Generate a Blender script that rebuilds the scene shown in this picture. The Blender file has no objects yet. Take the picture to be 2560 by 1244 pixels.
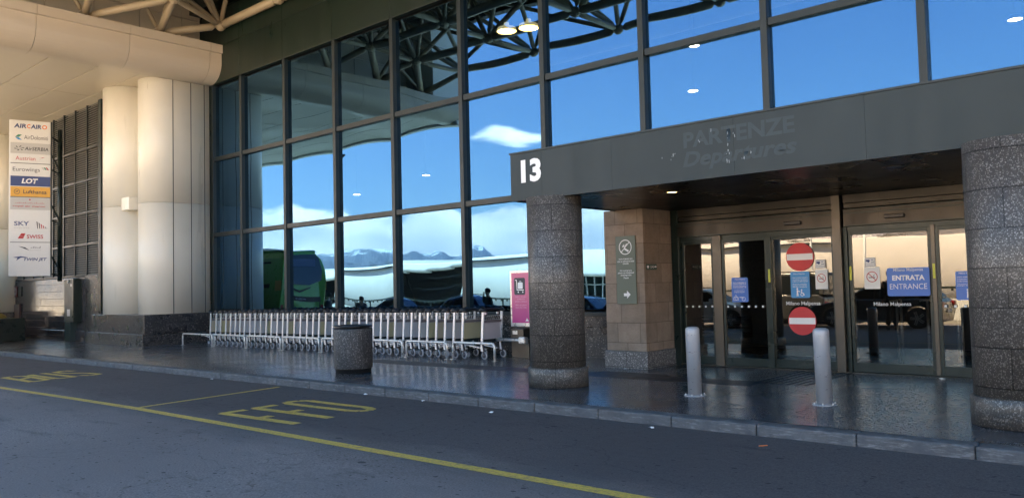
import bpy, bmesh, math, random
from mathutils import Vector, Matrix
random.seed(7)
PI=math.pi
scene=bpy.context.scene
# ---------------------------------------------------------------- camera, sky, sun, exposure
H=1.55
cd=bpy.data.cameras.new('camera'); cam=bpy.data.objects.new('camera',cd); scene.collection.objects.link(cam)
YAW,PIT,ROL,D,F=-0.7298033,0.0469881,-0.0243024,14.3262,2000.825
_f=Vector((math.sin(YAW)*math.cos(PIT),math.cos(YAW)*math.cos(PIT),math.sin(PIT)))
_r=Vector((math.cos(YAW),-math.sin(YAW),0)); _u=_r.cross(_f)
_r2=_r*math.cos(ROL)+_u*math.sin(ROL); _u2=-_r*math.sin(ROL)+_u*math.cos(ROL)
M=Matrix((_r2,_u2,-_f)).transposed().to_4x4(); M.translation=Vector((0,-D,H)); cam.matrix_world=M
cd.sensor_fit='HORIZONTAL'; cd.sensor_width=36; cd.lens=F/2560*36; cd.clip_start=.05; cd.clip_end=60000
scene.camera=cam
SUN_EL,SUN_AZ=math.radians(57),math.radians(-48)   # azimuth from +Y towards +X
w=bpy.data.worlds.new('World'); scene.world=w; w.use_nodes=True
N=w.node_tree.nodes; L=w.node_tree.links; N.clear()
out=N.new('ShaderNodeOutputWorld'); bg=N.new('ShaderNodeBackground'); sky=N.new('ShaderNodeTexSky')
sky.sky_type='NISHITA'; sky.sun_disc=False; sky.sun_elevation=SUN_EL; sky.sun_rotation=SUN_AZ; sky.altitude=250
sky.air_density=1.0; sky.dust_density=.3; sky.ozone_density=2.5
def wn(t,**k):
    n=N.new(t)
    for a,b in k.items(): setattr(n,a,b)
    return n
def wm(op,a,b=None,c=None):
    n=wn('ShaderNodeMath',operation=op)
    for i,v in enumerate((a,b,c)):
        if v is None: continue
        if isinstance(v,(int,float)): n.inputs[i].default_value=v
        else: L.new(v,n.inputs[i])
    return n.outputs[0]
def wramp(x,a,b):
    n=wn('ShaderNodeMapRange',interpolation_type='SMOOTHSTEP'); L.new(x,n.inputs['Value']); n.inputs['From Min'].default_value=a; n.inputs['From Max'].default_value=b
    return n.outputs['Result']
tc=wn('ShaderNodeTexCoord'); sep=wn('ShaderNodeSeparateXYZ'); L.new(tc.outputs['Generated'],sep.inputs[0])
az=wm('ARCTAN2',sep.outputs[0],wm('MULTIPLY',sep.outputs[1],-1.0)); el=wm('ARCSINE',sep.outputs[2])
cmb=wn('ShaderNodeCombineXYZ'); L.new(az,cmb.inputs[0]); L.new(wm('MULTIPLY',el,2.6),cmb.inputs[1])
nz=wn('ShaderNodeTexNoise'); nz.inputs['Scale'].default_value=9; nz.inputs['Detail'].default_value=7; nz.inputs['Roughness'].default_value=.55; L.new(cmb.outputs[0],nz.inputs['Vector'])
nz2=wn('ShaderNodeTexNoise'); nz2.inputs['Scale'].default_value=3.2; nz2.inputs['Detail'].default_value=4; L.new(cmb.outputs[0],nz2.inputs['Vector'])
# cloud bank low over the mountains: full up to about 4.5 degrees, ragged top near 6 degrees
d=math.radians
top=wm('ADD',wm('MULTIPLY',nz2.outputs[0],d(3.6)),wm('ADD',wm('MULTIPLY',nz.outputs[0],d(5.2)),d(2.2)))       # about 6 deg mean
bank=wramp(wm('SUBTRACT',wm('ADD',top,d(-.9)),el),-d(.12),d(.5))
# one small cumulus
A0,E0=d(-41.8),d(10.55)
dx=wm('DIVIDE',wm('SUBTRACT',az,A0),d(2.1)); dy=wm('DIVIDE',wm('SUBTRACT',el,E0),d(.66))
r2=wm('ADD',wm('MULTIPLY',dx,dx),wm('MULTIPLY',dy,dy))
nz3=wn('ShaderNodeTexNoise'); nz3.inputs['Scale'].default_value=30; nz3.inputs['Detail'].default_value=6; L.new(cmb.outputs[0],nz3.inputs['Vector'])
small=wramp(wm('SUBTRACT',wm('ADD',wm('MULTIPLY',nz3.outputs[0],2.0),-.25),r2),0,.75)
cl=wm('MAXIMUM',bank,wm('MULTIPLY',small,.9))
hs=wn('ShaderNodeHueSaturation'); hs.inputs['Saturation'].default_value=1.38; hs.inputs['Value'].default_value=.60; L.new(sky.outputs[0],hs.inputs['Color'])
shade=wramp(nz.outputs[0],.35,.68)
cc=wn('ShaderNodeMix',data_type='RGBA'); L.new(shade,cc.inputs[0]); cc.inputs[6].default_value=(8.2,6.2,5.5,1); cc.inputs[7].default_value=(15.5,10.8,8.8,1)
mx=wn('ShaderNodeMix',data_type='RGBA'); L.new(cl,mx.inputs[0]); L.new(hs.outputs[0],mx.inputs[6]); L.new(cc.outputs[2],mx.inputs[7])
L.new(mx.outputs[2],bg.inputs[0]); bg.inputs[1].default_value=.12; L.new(bg.outputs[0],out.inputs[0])
sd=bpy.data.lights.new('sun','SUN'); sd.energy=5.0; sd.angle=math.radians(.5); sd.color=(1,.90,.76)
so=bpy.data.objects.new('sun',sd); scene.collection.objects.link(so)
sv=Vector((math.sin(SUN_AZ)*math.cos(SUN_EL),math.cos(SUN_AZ)*math.cos(SUN_EL),math.sin(SUN_EL)))
so.rotation_euler=sv.to_track_quat('Z','Y').to_euler(); so.location=(0,30,40)
scene.view_settings.view_transform='Standard'; scene.view_settings.look='None'; scene.view_settings.gamma=1
scene.view_settings.exposure=3.15
scene.view_settings.use_white_balance=True; scene.view_settings.white_balance_temperature=9200
# ---------------------------------------------------------------- materials
def mk(name):
    m=bpy.data.materials.new(name); m.use_nodes=True; return m,m.node_tree.nodes,m.node_tree.links,m.node_tree.nodes['Principled BSDF']
def simple(name,col,rough=.5,metal=0,var=.12,scale=6,bump=0,bscale=60,coat=0,emit=None,es=1,spec=None,lowvar=0):
    m,n,l,b=mk(name)
    b.inputs['Roughness'].default_value=rough; b.inputs['Metallic'].default_value=metal
    if spec is not None: b.inputs['Specular IOR Level'].default_value=spec
    if coat: b.inputs['Coat Weight'].default_value=coat; b.inputs['Coat Roughness'].default_value=.05
    tc=n.new('ShaderNodeTexCoord')
    if var>0:
        t=n.new('ShaderNodeTexNoise'); t.inputs['Scale'].default_value=scale; t.inputs['Detail'].default_value=6; t.inputs['Roughness'].default_value=.6
        l.new(tc.outputs['Object'],t.inputs['Vector'])
        x=n.new('ShaderNodeMix'); x.data_type='RGBA'; l.new(t.outputs[0],x.inputs[0])
        x.inputs[6].default_value=(*[c*(1-var) for c in col],1); x.inputs[7].default_value=(*[min(1,c*(1+var)) for c in col],1)
        l.new(x.outputs[2],b.inputs['Base Color'])
        mr=n.new('ShaderNodeMapRange'); l.new(t.outputs[0],mr.inputs[0]); mr.inputs[1].default_value=.3; mr.inputs[2].default_value=.7
        mr.inputs[3].default_value=max(0,rough-.06); mr.inputs[4].default_value=min(1,rough+.08); l.new(mr.outputs[0],b.inputs['Roughness'])
    else: b.inputs['Base Color'].default_value=(*col,1)
    if bump:
        t=n.new('ShaderNodeTexNoise'); t.inputs['Scale'].default_value=bscale; t.inputs['Detail'].default_value=4; l.new(tc.outputs['Object'],t.inputs['Vector'])
        bp=n.new('ShaderNodeBump'); bp.inputs['Strength'].default_value=bump; bp.inputs['Distance'].default_value=.01; l.new(t.outputs[0],bp.inputs['Height']); l.new(bp.outputs[0],b.inputs['Normal'])
    if emit:
        b.inputs['Emission Color'].default_value=(*emit,1); b.inputs['Emission Strength'].default_value=es
    return m
class NB:
    """small node helper"""
    def __init__(s,name):
        s.m,s.n,s.l,s.b=mk(name); s.tc=s.n.new('ShaderNodeTexCoord')
    def new(s,t,ins={},**k):
        x=s.n.new(t)
        for a,b in k.items(): setattr(x,a,b)
        for a,v in ins.items(): s.put(x.inputs[a],v)
        return x
    def put(s,i,v):
        if isinstance(v,bpy.types.NodeSocket): s.l.new(v,i)
        else: i.default_value=v
    def math(s,op,a,b=0.,c=0.): return s.new('ShaderNodeMath',{0:a,1:b,2:c},operation=op).outputs[0]
    def mix(s,f,a,b,bt='MIX'): return s.new('ShaderNodeMix',{0:f,6:a,7:b},data_type='RGBA',blend_type=bt).outputs[2]
    def rng(s,x,a,b,c=0.,d=1.): return s.new('ShaderNodeMapRange',{0:x,1:a,2:b,3:c,4:d}).outputs[0]
    def noise(s,v,sc,det=5.,ro=.6): return s.new('ShaderNodeTexNoise',{'Vector':v,'Scale':sc,'Detail':det,'Roughness':ro}).outputs[0]
    def vor(s,v,sc,**k): return s.new('ShaderNodeTexVoronoi',{'Vector':v,'Scale':sc},**k)
    def map(s,v,sc=(1,1,1),loc=(0,0,0),rot=(0,0,0)): return s.new('ShaderNodeMapping',{'Vector':v,'Scale':sc,'Location':loc,'Rotation':rot}).outputs[0]
    def bump(s,h,st,dist=.01):
        x=s.new('ShaderNodeBump',{'Strength':st,'Distance':dist,'Height':h}); s.l.new(x.outputs[0],s.b.inputs['Normal']); return x
def C(r,g,b): return (r,g,b,1.)
def terrazzo(name,dark,light,scale=45,thr=.5,rough=.25,joint=None,cyl=None,amount=1.0,spec=.5):
    t=NB(name); o=t.tc.outputs['Object']
    v=t.vor(t.map(o,(1,1,.75)),scale); wob=t.noise(o,scale*1.6,3)
    rnd=t.new('ShaderNodeSeparateColor',{0:v.outputs['Color']})
    chip=t.math('LESS_THAN',t.math('ADD',v.outputs['Distance'],t.math('MULTIPLY',wob,.35)),t.math('MULTIPLY',rnd.outputs[0],thr))
    v2=t.vor(o,scale*2.3); r2=t.new('ShaderNodeSeparateColor',{0:v2.outputs['Color']})
    chip2=t.math('MULTIPLY',t.math('LESS_THAN',v2.outputs['Distance'],t.math('MULTIPLY',r2.outputs[0],.42)),.55)
    big=t.noise(o,2.2,3)
    bc=t.mix(big,C(*[c*.75 for c in dark]),C(*[c*1.3 for c in dark]))
    lc=t.mix(rnd.outputs[1],C(*[c*.5 for c in light]),C(*light))
    col=t.mix(t.math('MULTIPLY',t.math('MAXIMUM',chip,chip2),amount),bc,lc)
    if joint or cyl:
        if cyl:
            s=t.new('ShaderNodeSeparateXYZ',{0:o}); a=t.math('MULTIPLY',t.math('ARCTAN2',s.outputs[0],s.outputs[1]),cyl)
            uv=t.new('ShaderNodeCombineXYZ',{0:a,1:s.outputs[2],2:0.}).outputs[0]; bw,rh=.88,.405
        else:
            s=t.new('ShaderNodeSeparateXYZ',{0:o}); 
            uv=t.new('ShaderNodeCombineXYZ',{0:t.math('ADD',s.outputs[0],s.outputs[1]),1:s.outputs[2],2:0.}).outputs[0]; bw,rh=joint
        br=t.new('ShaderNodeTexBrick',{'Vector':uv,'Scale':1.,'Mortar Size':.009,'Mortar Smooth':.3,'Brick Width':bw,'Row Height':rh,'Color1':C(.9,.9,.9),'Color2':C(1.12,1.12,1.12),'Mortar':C(.3,.3,.3)},offset=.37)
        col=t.mix(1.,col,br.outputs[0],'MULTIPLY')
        t.bump(t.math('SUBTRACT',1.,br.outputs[1]),.6,.004)
    t.put(t.b.inputs['Base Color'],col); t.put(t.b.inputs['Roughness'],t.rng(big,.3,.7,rough-.05,rough+.08)); t.b.inputs['Specular IOR Level'].default_value=spec
    return t.m
def m_pave():
    t=NB('pavement_terrazzo'); o=t.tc.outputs['Object']
    v=t.vor(o,60.); rr=t.new('ShaderNodeSeparateColor',{0:v.outputs['Color']})
    chip=t.math('LESS_THAN',v.outputs['Distance'],t.math('MULTIPLY',rr.outputs[0],.62))
    big=t.noise(o,.55,5); mid=t.noise(t.map(o,(1,3,1)),2.5,5)
    base=t.mix(big,C(.034,.036,.042),C(.068,.070,.078))
    col=t.mix(t.math('MULTIPLY',chip,.5),base,C(.15,.15,.155))
    br=t.new('ShaderNodeTexBrick',{'Vector':o,'Scale':1.,'Mortar Size':.008,'Mortar Smooth':.1,'Brick Width':1.2,'Row Height':.6,'Color1':C(.85,.85,.85),'Color2':C(1.15,1.15,1.15),'Mortar':C(.35,.35,.35)},offset=.5)
    col=t.mix(1.,col,br.outputs[0],'MULTIPLY')
    spots=t.vor(o,1.9,feature='F1'); sr=t.new('ShaderNodeSeparateColor',{0:spots.outputs['Color']})
    sp=t.math('LESS_THAN',spots.outputs['Distance'],t.math('MULTIPLY',t.math('POWER',sr.outputs[0],4.),.07))
    col=t.mix(t.math('MULTIPLY',sp,.7),col,C(.01,.01,.012))
    t.put(t.b.inputs['Base Color'],col)
    rg=t.math('ADD',t.rng(t.noise(o,.8,4),.3,.75,.20,.27),t.math('MULTIPLY',chip,.05)); t.put(t.b.inputs['Roughness'],rg)
    t.b.inputs['Specular IOR Level'].default_value=.55
    bh=t.math('ADD',t.math('MULTIPLY',t.noise(o,110.,2),1.),t.math('MULTIPLY',br.outputs[1],-1.5)); t.bump(t.math('MULTIPLY',br.outputs[1],-1.),.03,.002)
    return t.m
def m_road():
    t=NB('asphalt'); o=t.tc.outputs['Object']
    agg=t.noise(o,55.,4,.8); med=t.noise(o,9.,6,.65); big=t.noise(o,.28,4,.5); s=t.new('ShaderNodeSeparateXYZ',{0:o})
    base=t.mix(t.rng(med,.3,.7),C(.185,.158,.152),C(.24,.205,.196)); base=t.mix(t.rng(agg,.35,.7),t.mix(1.,base,C(.5,.5,.5),'MULTIPLY'),t.mix(1.,base,C(1.6,1.6,1.6),'MULTIPLY'))
    base=t.mix(t.rng(big,.4,.62,0.,.55),base,C(.15,.130,.128))
    # worn dark band by the kerb where vehicles stop, ragged
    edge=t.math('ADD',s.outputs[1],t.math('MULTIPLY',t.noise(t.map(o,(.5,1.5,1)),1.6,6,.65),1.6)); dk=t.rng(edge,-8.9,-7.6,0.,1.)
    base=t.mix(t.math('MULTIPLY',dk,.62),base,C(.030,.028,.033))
    st=t.noise(t.map(o,(.6,2.2,1),rot=(0,0,.1)),1.1,7,.72); base=t.mix(t.rng(st,.58,.72,0.,.6),base,C(.02,.02,.025))
    # oil drips and gum spots
    for sc,mxr,pw in((3.1,.07,6.),(6.5,.09,5.),(13.,.1,3.)):
        vv=t.vor(t.new('ShaderNodeVectorMath',{0:o,1:t.map(o,(1,1,1))},operation='ADD').outputs[0] if False else t.map(o,(1,1.5,1)),sc); r=t.new('ShaderNodeSeparateColor',{0:vv.outputs['Color']})
        wob=t.math('MULTIPLY',t.noise(o,sc*6,2),.06)
        sp=t.math('LESS_THAN',t.math('ADD',vv.outputs['Distance'],wob),t.math('ADD',t.math('MULTIPLY',t.math('POWER',r.outputs[0],pw),mxr*2.4),.032))
        base=t.mix(t.math('MULTIPLY',sp,.75),base,C(.012,.012,.015))
    # cracks and a patch seam
    cr=t.vor(t.new('ShaderNodeVectorMath',{0:o,1:t.new('ShaderNodeTexNoise',{'Vector':o,'Scale':1.2,'Detail':4.}).outputs[1]},operation='ADD').outputs[0],.33,feature='DISTANCE_TO_EDGE')
    base=t.mix(t.math('MULTIPLY',t.math('LESS_THAN',cr.outputs['Distance'],.0022),.3),base,C(.012,.012,.014))
    t.put(t.b.inputs['Base Color'],base); t.put(t.b.inputs['Roughness'],t.rng(med,.3,.7,.65,.85)); t.b.inputs['Specular IOR Level'].default_value=.2
    t.bump(t.math('ADD',t.math('MULTIPLY',agg,1.),med),.5,.006)
    return t.m
def m_paint():
    t=NB('yellow_road_paint'); o=t.tc.outputs['Object']
    n1=t.noise(o,7.,6,.7); n2=t.noise(t.map(o,(1,4,1)),22.,4,.7)
    col=t.mix(t.rng(n1,.3,.7),C(.66,.40,.06),C(.74,.46,.10))
    wear=t.math('MAXIMUM',t.rng(n2,.50,.62,0.,.75),t.rng(n1,.52,.66,0.,.65)); col=t.mix(wear,col,C(.11,.10,.085)); t.put(t.b.inputs['Base Color'],col); t.b.inputs['Roughness'].default_value=.7
    return t.m
def m_kerb():
    t=NB('kerb_stone'); o=t.tc.outputs['Object']
    a=t.noise(o,5.,7,.7); b=t.noise(t.map(o,(.8,.8,5)),9.,6,.7); s=t.new('ShaderNodeSeparateXYZ',{0:o})
    col=t.mix(t.rng(a,.3,.7),C(.055,.057,.062),C(.12,.122,.128)); col=t.mix(t.rng(b,.52,.7,0.,.7),col,C(.27,.275,.285)); col=t.mix(t.rng(t.noise(o,2.,5),.55,.72,0.,.7),col,C(.05,.055,.07))
    t.put(t.b.inputs['Base Color'],col); t.b.inputs['Roughness'].default_value=.65; t.bump(a,.4,.01); return t.m
def m_stone():
    t=NB('brown_sandstone'); o=t.tc.outputs['Object']; s=t.new('ShaderNodeSeparateXYZ',{0:o})
    uv=t.new('ShaderNodeCombineXYZ',{0:t.math('ADD',s.outputs[0],t.math('MULTIPLY',s.outputs[1],1.)),1:s.outputs[2],2:0.}).outputs[0]
    br=t.new('ShaderNodeTexBrick',{'Vector':t.map(uv,loc=(.13,.29,0)),'Scale':1.,'Mortar Size':.006,'Mortar Smooth':.4,'Brick Width':.5,'Row Height':.37,'Color1':C(.8,.78,.76),'Color2':C(1.15,1.12,1.1),'Mortar':C(.45,.42,.4)},offset=.43,squash=1.35,squash_frequency=3)
    n1=t.noise(o,4.,6,.7); n2=t.noise(t.map(o,(1,1,3)),14.,6,.7)
    col=t.mix(t.rng(n1,.3,.7),C(.20,.15,.115),C(.30,.232,.18)); col=t.mix(t.rng(n2,.5,.75,0.,.5),col,C(.17,.125,.095)); col=t.mix(1.,col,br.outputs[0],'MULTIPLY')
    t.put(t.b.inputs['Base Color'],col); t.b.inputs['Roughness'].default_value=.85
    t.bump(t.math('ADD',t.math('MULTIPLY',n2,.7),t.math('MULTIPLY',br.outputs[1],-1.2)),.5,.008); return t.m
def m_panel(name,c1,c2,rough=.3,streak=.25):
    t=NB(name); o=t.tc.outputs['Object']
    a=t.noise(t.map(o,(1,1,.12)),3.,6,.6); b=t.noise(o,.7,3)
    col=t.mix(t.rng(b,.3,.7),C(*c1),C(*c2)); col=t.mix(t.rng(a,.55,.8,0.,streak),col,C(*[c*.55 for c in c1]))
    t.put(t.b.inputs['Base Color'],col); t.put(t.b.inputs['Roughness'],t.rng(a,.3,.7,rough-.05,rough+.12)); return t.m
def m_glass(name,refl,gcol,trans,rough=0.0,f0=.45):
    m=bpy.data.materials.new(name); m.use_nodes=True; n=m.node_tree.nodes; l=m.node_tree.links; n.clear()
    o=n.new('ShaderNodeOutputMaterial'); mix=n.new('ShaderNodeMixShader'); g=n.new('ShaderNodeBsdfGlossy'); tr=n.new('ShaderNodeBsdfTransparent')
    g.inputs['Color'].default_value=(*gcol,1); g.inputs['Roughness'].default_value=rough; tr.inputs['Color'].default_value=(*trans,1)
    fr=n.new('ShaderNodeFresnel'); fr.inputs[0].default_value=1.5
    mr=n.new('ShaderNodeMapRange'); l.new(fr.outputs[0],mr.inputs[0]); mr.inputs[1].default_value=.04; mr.inputs[2].default_value=1; mr.inputs[3].default_value=refl; mr.inputs[4].default_value=1
    l.new(mr.outputs[0],mix.inputs[0]); l.new(tr.outputs[0],mix.inputs[1]); l.new(g.outputs[0],mix.inputs[2]); l.new(mix.outputs[0],o.inputs[0])
    return m
MT={}
MT['road']=m_road(); MT['pave']=m_pave(); MT['paint']=m_paint(); MT['kerb']=m_kerb(); MT['stone']=m_stone()
MT['col']=terrazzo('speckled_column_terrazzo',(.058,.053,.049),(.27,.25,.23),82,.88,.40,cyl=.56)
MT['granite']=terrazzo('speckled_granite_wall',(.026,.025,.028),(.36,.33,.30),36,.6,.28,joint=(1.1,.62))
MT['granitep']=terrazzo('polished_granite_wall',(.05,.046,.05),(.2,.185,.18),70,.5,.12,joint=(.62,.3))
MT['bin']=terrazzo('washed_concrete_bin',(.030,.029,.031),(.26,.25,.24),70,.75,.6)
MT['base']=terrazzo('grey_terrazzo_base',(.07,.07,.075),(.42,.41,.40),60,.75,.35,joint=(.5,.5))
MT['beige']=m_panel('beige_metal_cladding',(.72,.68,.59),(.78,.74,.65),.3,.10)
MT['beam']=simple('tan_beam_cladding',(.54,.45,.355),.35,0,.06,.5)
MT['tube']=simple('beige_painted_steel_tube',(.40,.31,.21),.4,0,.1,4)
MT['soffit']=simple('beige_soffit_panel',(.58,.50,.395),.42,0,.03,.4)
MT['joint']=simple('dark_joint_sealant',(.12,.105,.09),.7,0,.1)
MT['green']=m_panel('dark_green_cladding',(.004,.012,.008),(.007,.018,.012),.32,.3)
MT['deck']=simple('dark_roof_deck',(.05,.05,.05),.7,0,.2,2)
MT['mull']=simple('dark_grey_green_aluminium',(.013,.020,.021),.42,.1,.15,3)
MT['frame']=simple('dark_green_door_frame',(.010,.022,.020),.3,.2,.15,3)
MT['alu']=simple('brushed_aluminium',(.095,.085,.074),.34,.85,.12,8)
MT['header']=m_panel('bronze_header_metal',(.033,.029,.025),(.045,.040,.034),.3,.3); MT['header'].node_tree.nodes['Principled BSDF'].inputs['Metallic'].default_value=.6
MT['steel']=simple('stainless_steel_tube',(.70,.69,.67),.3,.6,.08,12)
MT['fascia']=m_panel('grey_fascia_sheet',(.022,.034,.037),(.028,.042,.046),.45,.1); MT['fascia'].node_tree.nodes['Principled BSDF'].inputs['Specular IOR Level'].default_value=.28
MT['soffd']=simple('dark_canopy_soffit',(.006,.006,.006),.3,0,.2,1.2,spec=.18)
MT['glass']=m_glass('reflective_facade_glass',.29,(.235,.60,1.0),(.20,.26,.28))
MT['dglass']=m_glass('bronze_tinted_door_glass',.15,(.86,.87,.85),(.33,.33,.31))
MT['white']=simple('white_vinyl',(.8,.8,.8),.45,0,.03); MT['black']=simple('black_plastic',(.012,.012,.014),.35,0,.2,8)
MT['silver']=simple('silver_painted_post',(.36,.375,.40),.38,.25,.08,5,bump=.1,bscale=25)
MT['alubright']=simple('anodised_aluminium_post',(.72,.74,.78),.3,.55,.08,10)
MT['wheel']=simple('grey_rubber_tyre',(.34,.36,.40),.6,0,.1); MT['hub']=simple('dark_plastic_hub',(.03,.032,.045),.4,0,.1)
MT['louvre']=simple('dark_grey_louvre_metal',(.2,.196,.185),.42,.3,.15,2); MT['dark']=simple('black_void',(.006,.006,.007),.7,0,.1)
MT['cab']=simple('dark_green_cabinet_paint',(.010,.035,.036),.4,0,.12,3)
MT['red']=simple('red_sign_vinyl',(.62,.035,.04),.45,0,.04); MT['blue']=simple('blue_sign_vinyl',(.045,.17,.56),.4,0,.04); MT['cyan']=simple('cyan_blue_sign_vinyl',(.03,.27,.58),.4,0,.04)
MT['olive']=simple('olive_green_sign_sheet',(.10,.125,.095),.5,0,.05); MT['pink']=simple('pink_poster',(.68,.05,.26),.35,0,.06); MT['pinkl']=simple('pale_pink_print',(.75,.35,.48),.5,0,.03)
MT['ghost']=simple('weathered_letter_trace',(.033,.050,.058),.5,0,.25,9,spec=.32); MT['fl']=simple('flaked_paint',(.24,.28,.29),.7,0,.2,20)
MT['signwhite']=simple('off_white_sign_panel',(.70,.70,.69),.35,0,.04); MT['navy']=simple('navy_print',(.02,.05,.18),.4,0,.05); MT['yelo']=simple('amber_print',(.72,.36,.05),.4,0,.05)
MT['ink']=simple('dark_grey_ink',(.04,.045,.06),.5,0,.05); MT['inkred']=simple('red_ink',(.5,.03,.04),.5,0,.05); MT['inkgreen']=simple('green_ink',(.02,.22,.14),.5,0,.05); MT['orange']=simple('orange_ink',(.75,.18,.05),.5,0,.05); MT['grey']=simple('light_grey_print',(.5,.5,.5),.5,0,.03)
MT['lampon']=simple('lit_lamp_lens',(.9,.8,.6),.4,0,0,emit=(1,.72,.38),es=1.2); MT['lampoff']=simple('unlit_lamp_lens',(.35,.33,.3),.3,0,.05)
MT['lampw']=simple('lit_white_lamp',(.9,.9,.9),.4,0,0,emit=(1,.93,.8),es=1.3)
MT['floorin']=simple('interior_floor',(.12,.12,.12),.25,0,.1,1); MT['wallin']=simple('interior_wall',(.05,.048,.045),.7,0,.2,.7)
MT['tact']=simple('dark_rubber_guidance_strip',(.016,.018,.026),.4,0,.2,5)
# ---------------------------------------------------------------- object helpers
def link(o): scene.collection.objects.link(o); return o
def tag(o,label=None,cat=None,group=None,kind=None):
    if label: o['label']=label
    if cat: o['category']=cat
    if group: o['group']=group
    if kind: o['kind']=kind
    return o
def thing(name,label,cat,loc=(0,0,0),rz=0,group=None):
    o=link(bpy.data.objects.new(name,None)); o.location=loc; o.rotation_euler=(0,0,rz); o.empty_display_size=.1
    return tag(o,label,cat,group)
class MB:
    def __init__(s): s.bm=bmesh.new()
    def box(s,x0,x1,y0,y1,z0,z1,m=None):
        vs=[s.bm.verts.new(Vector(p) if m is None else m@Vector(p)) for p in((x0,y0,z0),(x1,y0,z0),(x1,y1,z0),(x0,y1,z0),(x0,y0,z1),(x1,y0,z1),(x1,y1,z1),(x0,y1,z1))]
        for f in((3,2,1,0),(4,5,6,7),(0,1,5,4),(1,2,6,5),(2,3,7,6),(3,0,4,7)): s.bm.faces.new([vs[i] for i in f])
        return s
    def tube(s,pts,r,n=10,cap=True,rs=None,smooth=True):
        pts=[Vector(p) for p in pts]; rings=[]
        for i,p in enumerate(pts):
            a=pts[max(0,i-1)]; b=pts[min(len(pts)-1,i+1)]; t=(b-a).normalized()
            up=Vector((0,0,1)) if abs(t.z)<.95 else Vector((1,0,0)); u=t.cross(up).normalized(); v=u.cross(t)
            k=1.0
            if 0<i<len(pts)-1:
                c=(p-a).normalized().dot((b-p).normalized()); k=1/max(.5,math.sqrt((1+c)/2))
            rr=rs[i] if rs else r
            rings.append([s.bm.verts.new(p+(u*math.cos(2*PI*j/n)+v*math.sin(2*PI*j/n))*rr) for j in range(n)])
        for a,b in zip(rings,rings[1:]):
            for j in range(n):
                f=s.bm.faces.new((a[j],a[(j+1)%n],b[(j+1)%n],b[j])); f.smooth=smooth
        if cap: s.bm.faces.new(rings[0][::-1]); s.bm.faces.new(rings[-1])
        return s
    def lathe(s,prof,n=32,c=(0,0,0),axis='z',smooth=True):
        rings=[]
        for r,h in prof:
            ring=[]
            for j in range(n):
                a=2*PI*j/n; x,y=r*math.cos(a),r*math.sin(a)
                p={'z':(x,y,h),'y':(x,h,y),'x':(h,x,y)}[axis]; ring.append(s.bm.verts.new(Vector(p)+Vector(c)))
            rings.append(ring)
        for a,b in zip(rings,rings[1:]):
            for j in range(n):
                f=s.bm.faces.new((a[j],a[(j+1)%n],b[(j+1)%n],b[j])); f.smooth=smooth
        s.bm.faces.new(rings[0][::-1]); s.bm.faces.new(rings[-1]); return s
    def prism(s,pts,axis,a,b,smooth=False):
        def P(u,v,w): return {'y':(u,w,v),'x':(w,u,v),'z':(u,v,w)}[axis]
        A=[s.bm.verts.new(P(u,v,a)) for u,v in pts]; B=[s.bm.verts.new(P(u,v,b)) for u,v in pts]
        s.bm.faces.new(A); s.bm.faces.new(B[::-1]); n=len(pts)
        for i in range(n):
            f=s.bm.faces.new((A[i],B[i],B[(i+1)%n],A[(i+1)%n])); f.smooth=smooth
        return s
    def poly(s,pts):
        s.bm.faces.new([s.bm.verts.new(p) for p in pts]); return s
    def build(s,name,mat,parent=None,bevel=0,seg=2,ctr=True):
        bmesh.ops.recalc_face_normals(s.bm,faces=s.bm.faces)
        me=bpy.data.meshes.new(name); s.bm.to_mesh(me); s.bm.free(); me.materials.append(mat)
        o=link(bpy.data.objects.new(name,me)); o.parent=parent
        if bevel:
            b=o.modifiers.new('bevel','BEVEL'); b.width=bevel; b.segments=seg; b.limit_method='ANGLE'; b.angle_limit=math.radians(40)
        return o
def box(name,mat,b,parent=None,bevel=0): return MB().box(*b).build(name,mat,parent,bevel)
def struct(o,label=None): o['kind']='structure'; return o
_dg=None
def text_mesh(s,size=1,bold=0,shear=0,ext=0,space=1.0):
    c=bpy.data.curves.new('lettering','FONT'); c.body=s; c.size=size; c.offset=bold; c.shear=shear; c.extrude=ext; c.space_character=space; c.align_x='LEFT'; c.resolution_u=3
    o=bpy.data.objects.new('lettering',c); scene.collection.objects.link(o); dg=bpy.context.evaluated_depsgraph_get(); dg.update()
    me=bpy.data.meshes.new_from_object(o.evaluated_get(dg)); bpy.data.objects.remove(o); bpy.data.curves.remove(c); return me
def text(s,mat,origin,ux,uy,w=None,h=None,parent=None,name='lettering',bold=0,shear=0,off=.003,center=False,space=1.0):
    """flat lettering fitted to width w / height h with its lower left corner at origin; ux,uy = directions"""
    me=text_mesh(s,1,bold,shear,0,space)
    xs=[v.co.x for v in me.vertices]; ys=[v.co.y for v in me.vertices]
    x0,x1,y0,y1=min(xs),max(xs),min(ys),max(ys); ux=Vector(ux).normalized(); uy=Vector(uy).normalized(); nz=ux.cross(uy)
    if w is None: sy=h/(y1-y0); sx=sy
    elif h is None: sx=w/(x1-x0); sy=sx
    else: sx=w/(x1-x0); sy=h/(y1-y0)
    o0=Vector(origin)-(ux*(x1-x0)*sx/2 if center else Vector())
    for v in me.vertices: v.co=o0+ux*((v.co.x-x0)*sx)+uy*((v.co.y-y0)*sy)+nz*off
    me.materials.append(mat); o=link(bpy.data.objects.new(name,me)); o.parent=parent; return o
def copy_tree(o,parent=None):
    c=o.copy(); link(c); c.parent=parent
    for ch in list(o.children): copy_tree(ch,c)
    return c
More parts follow.
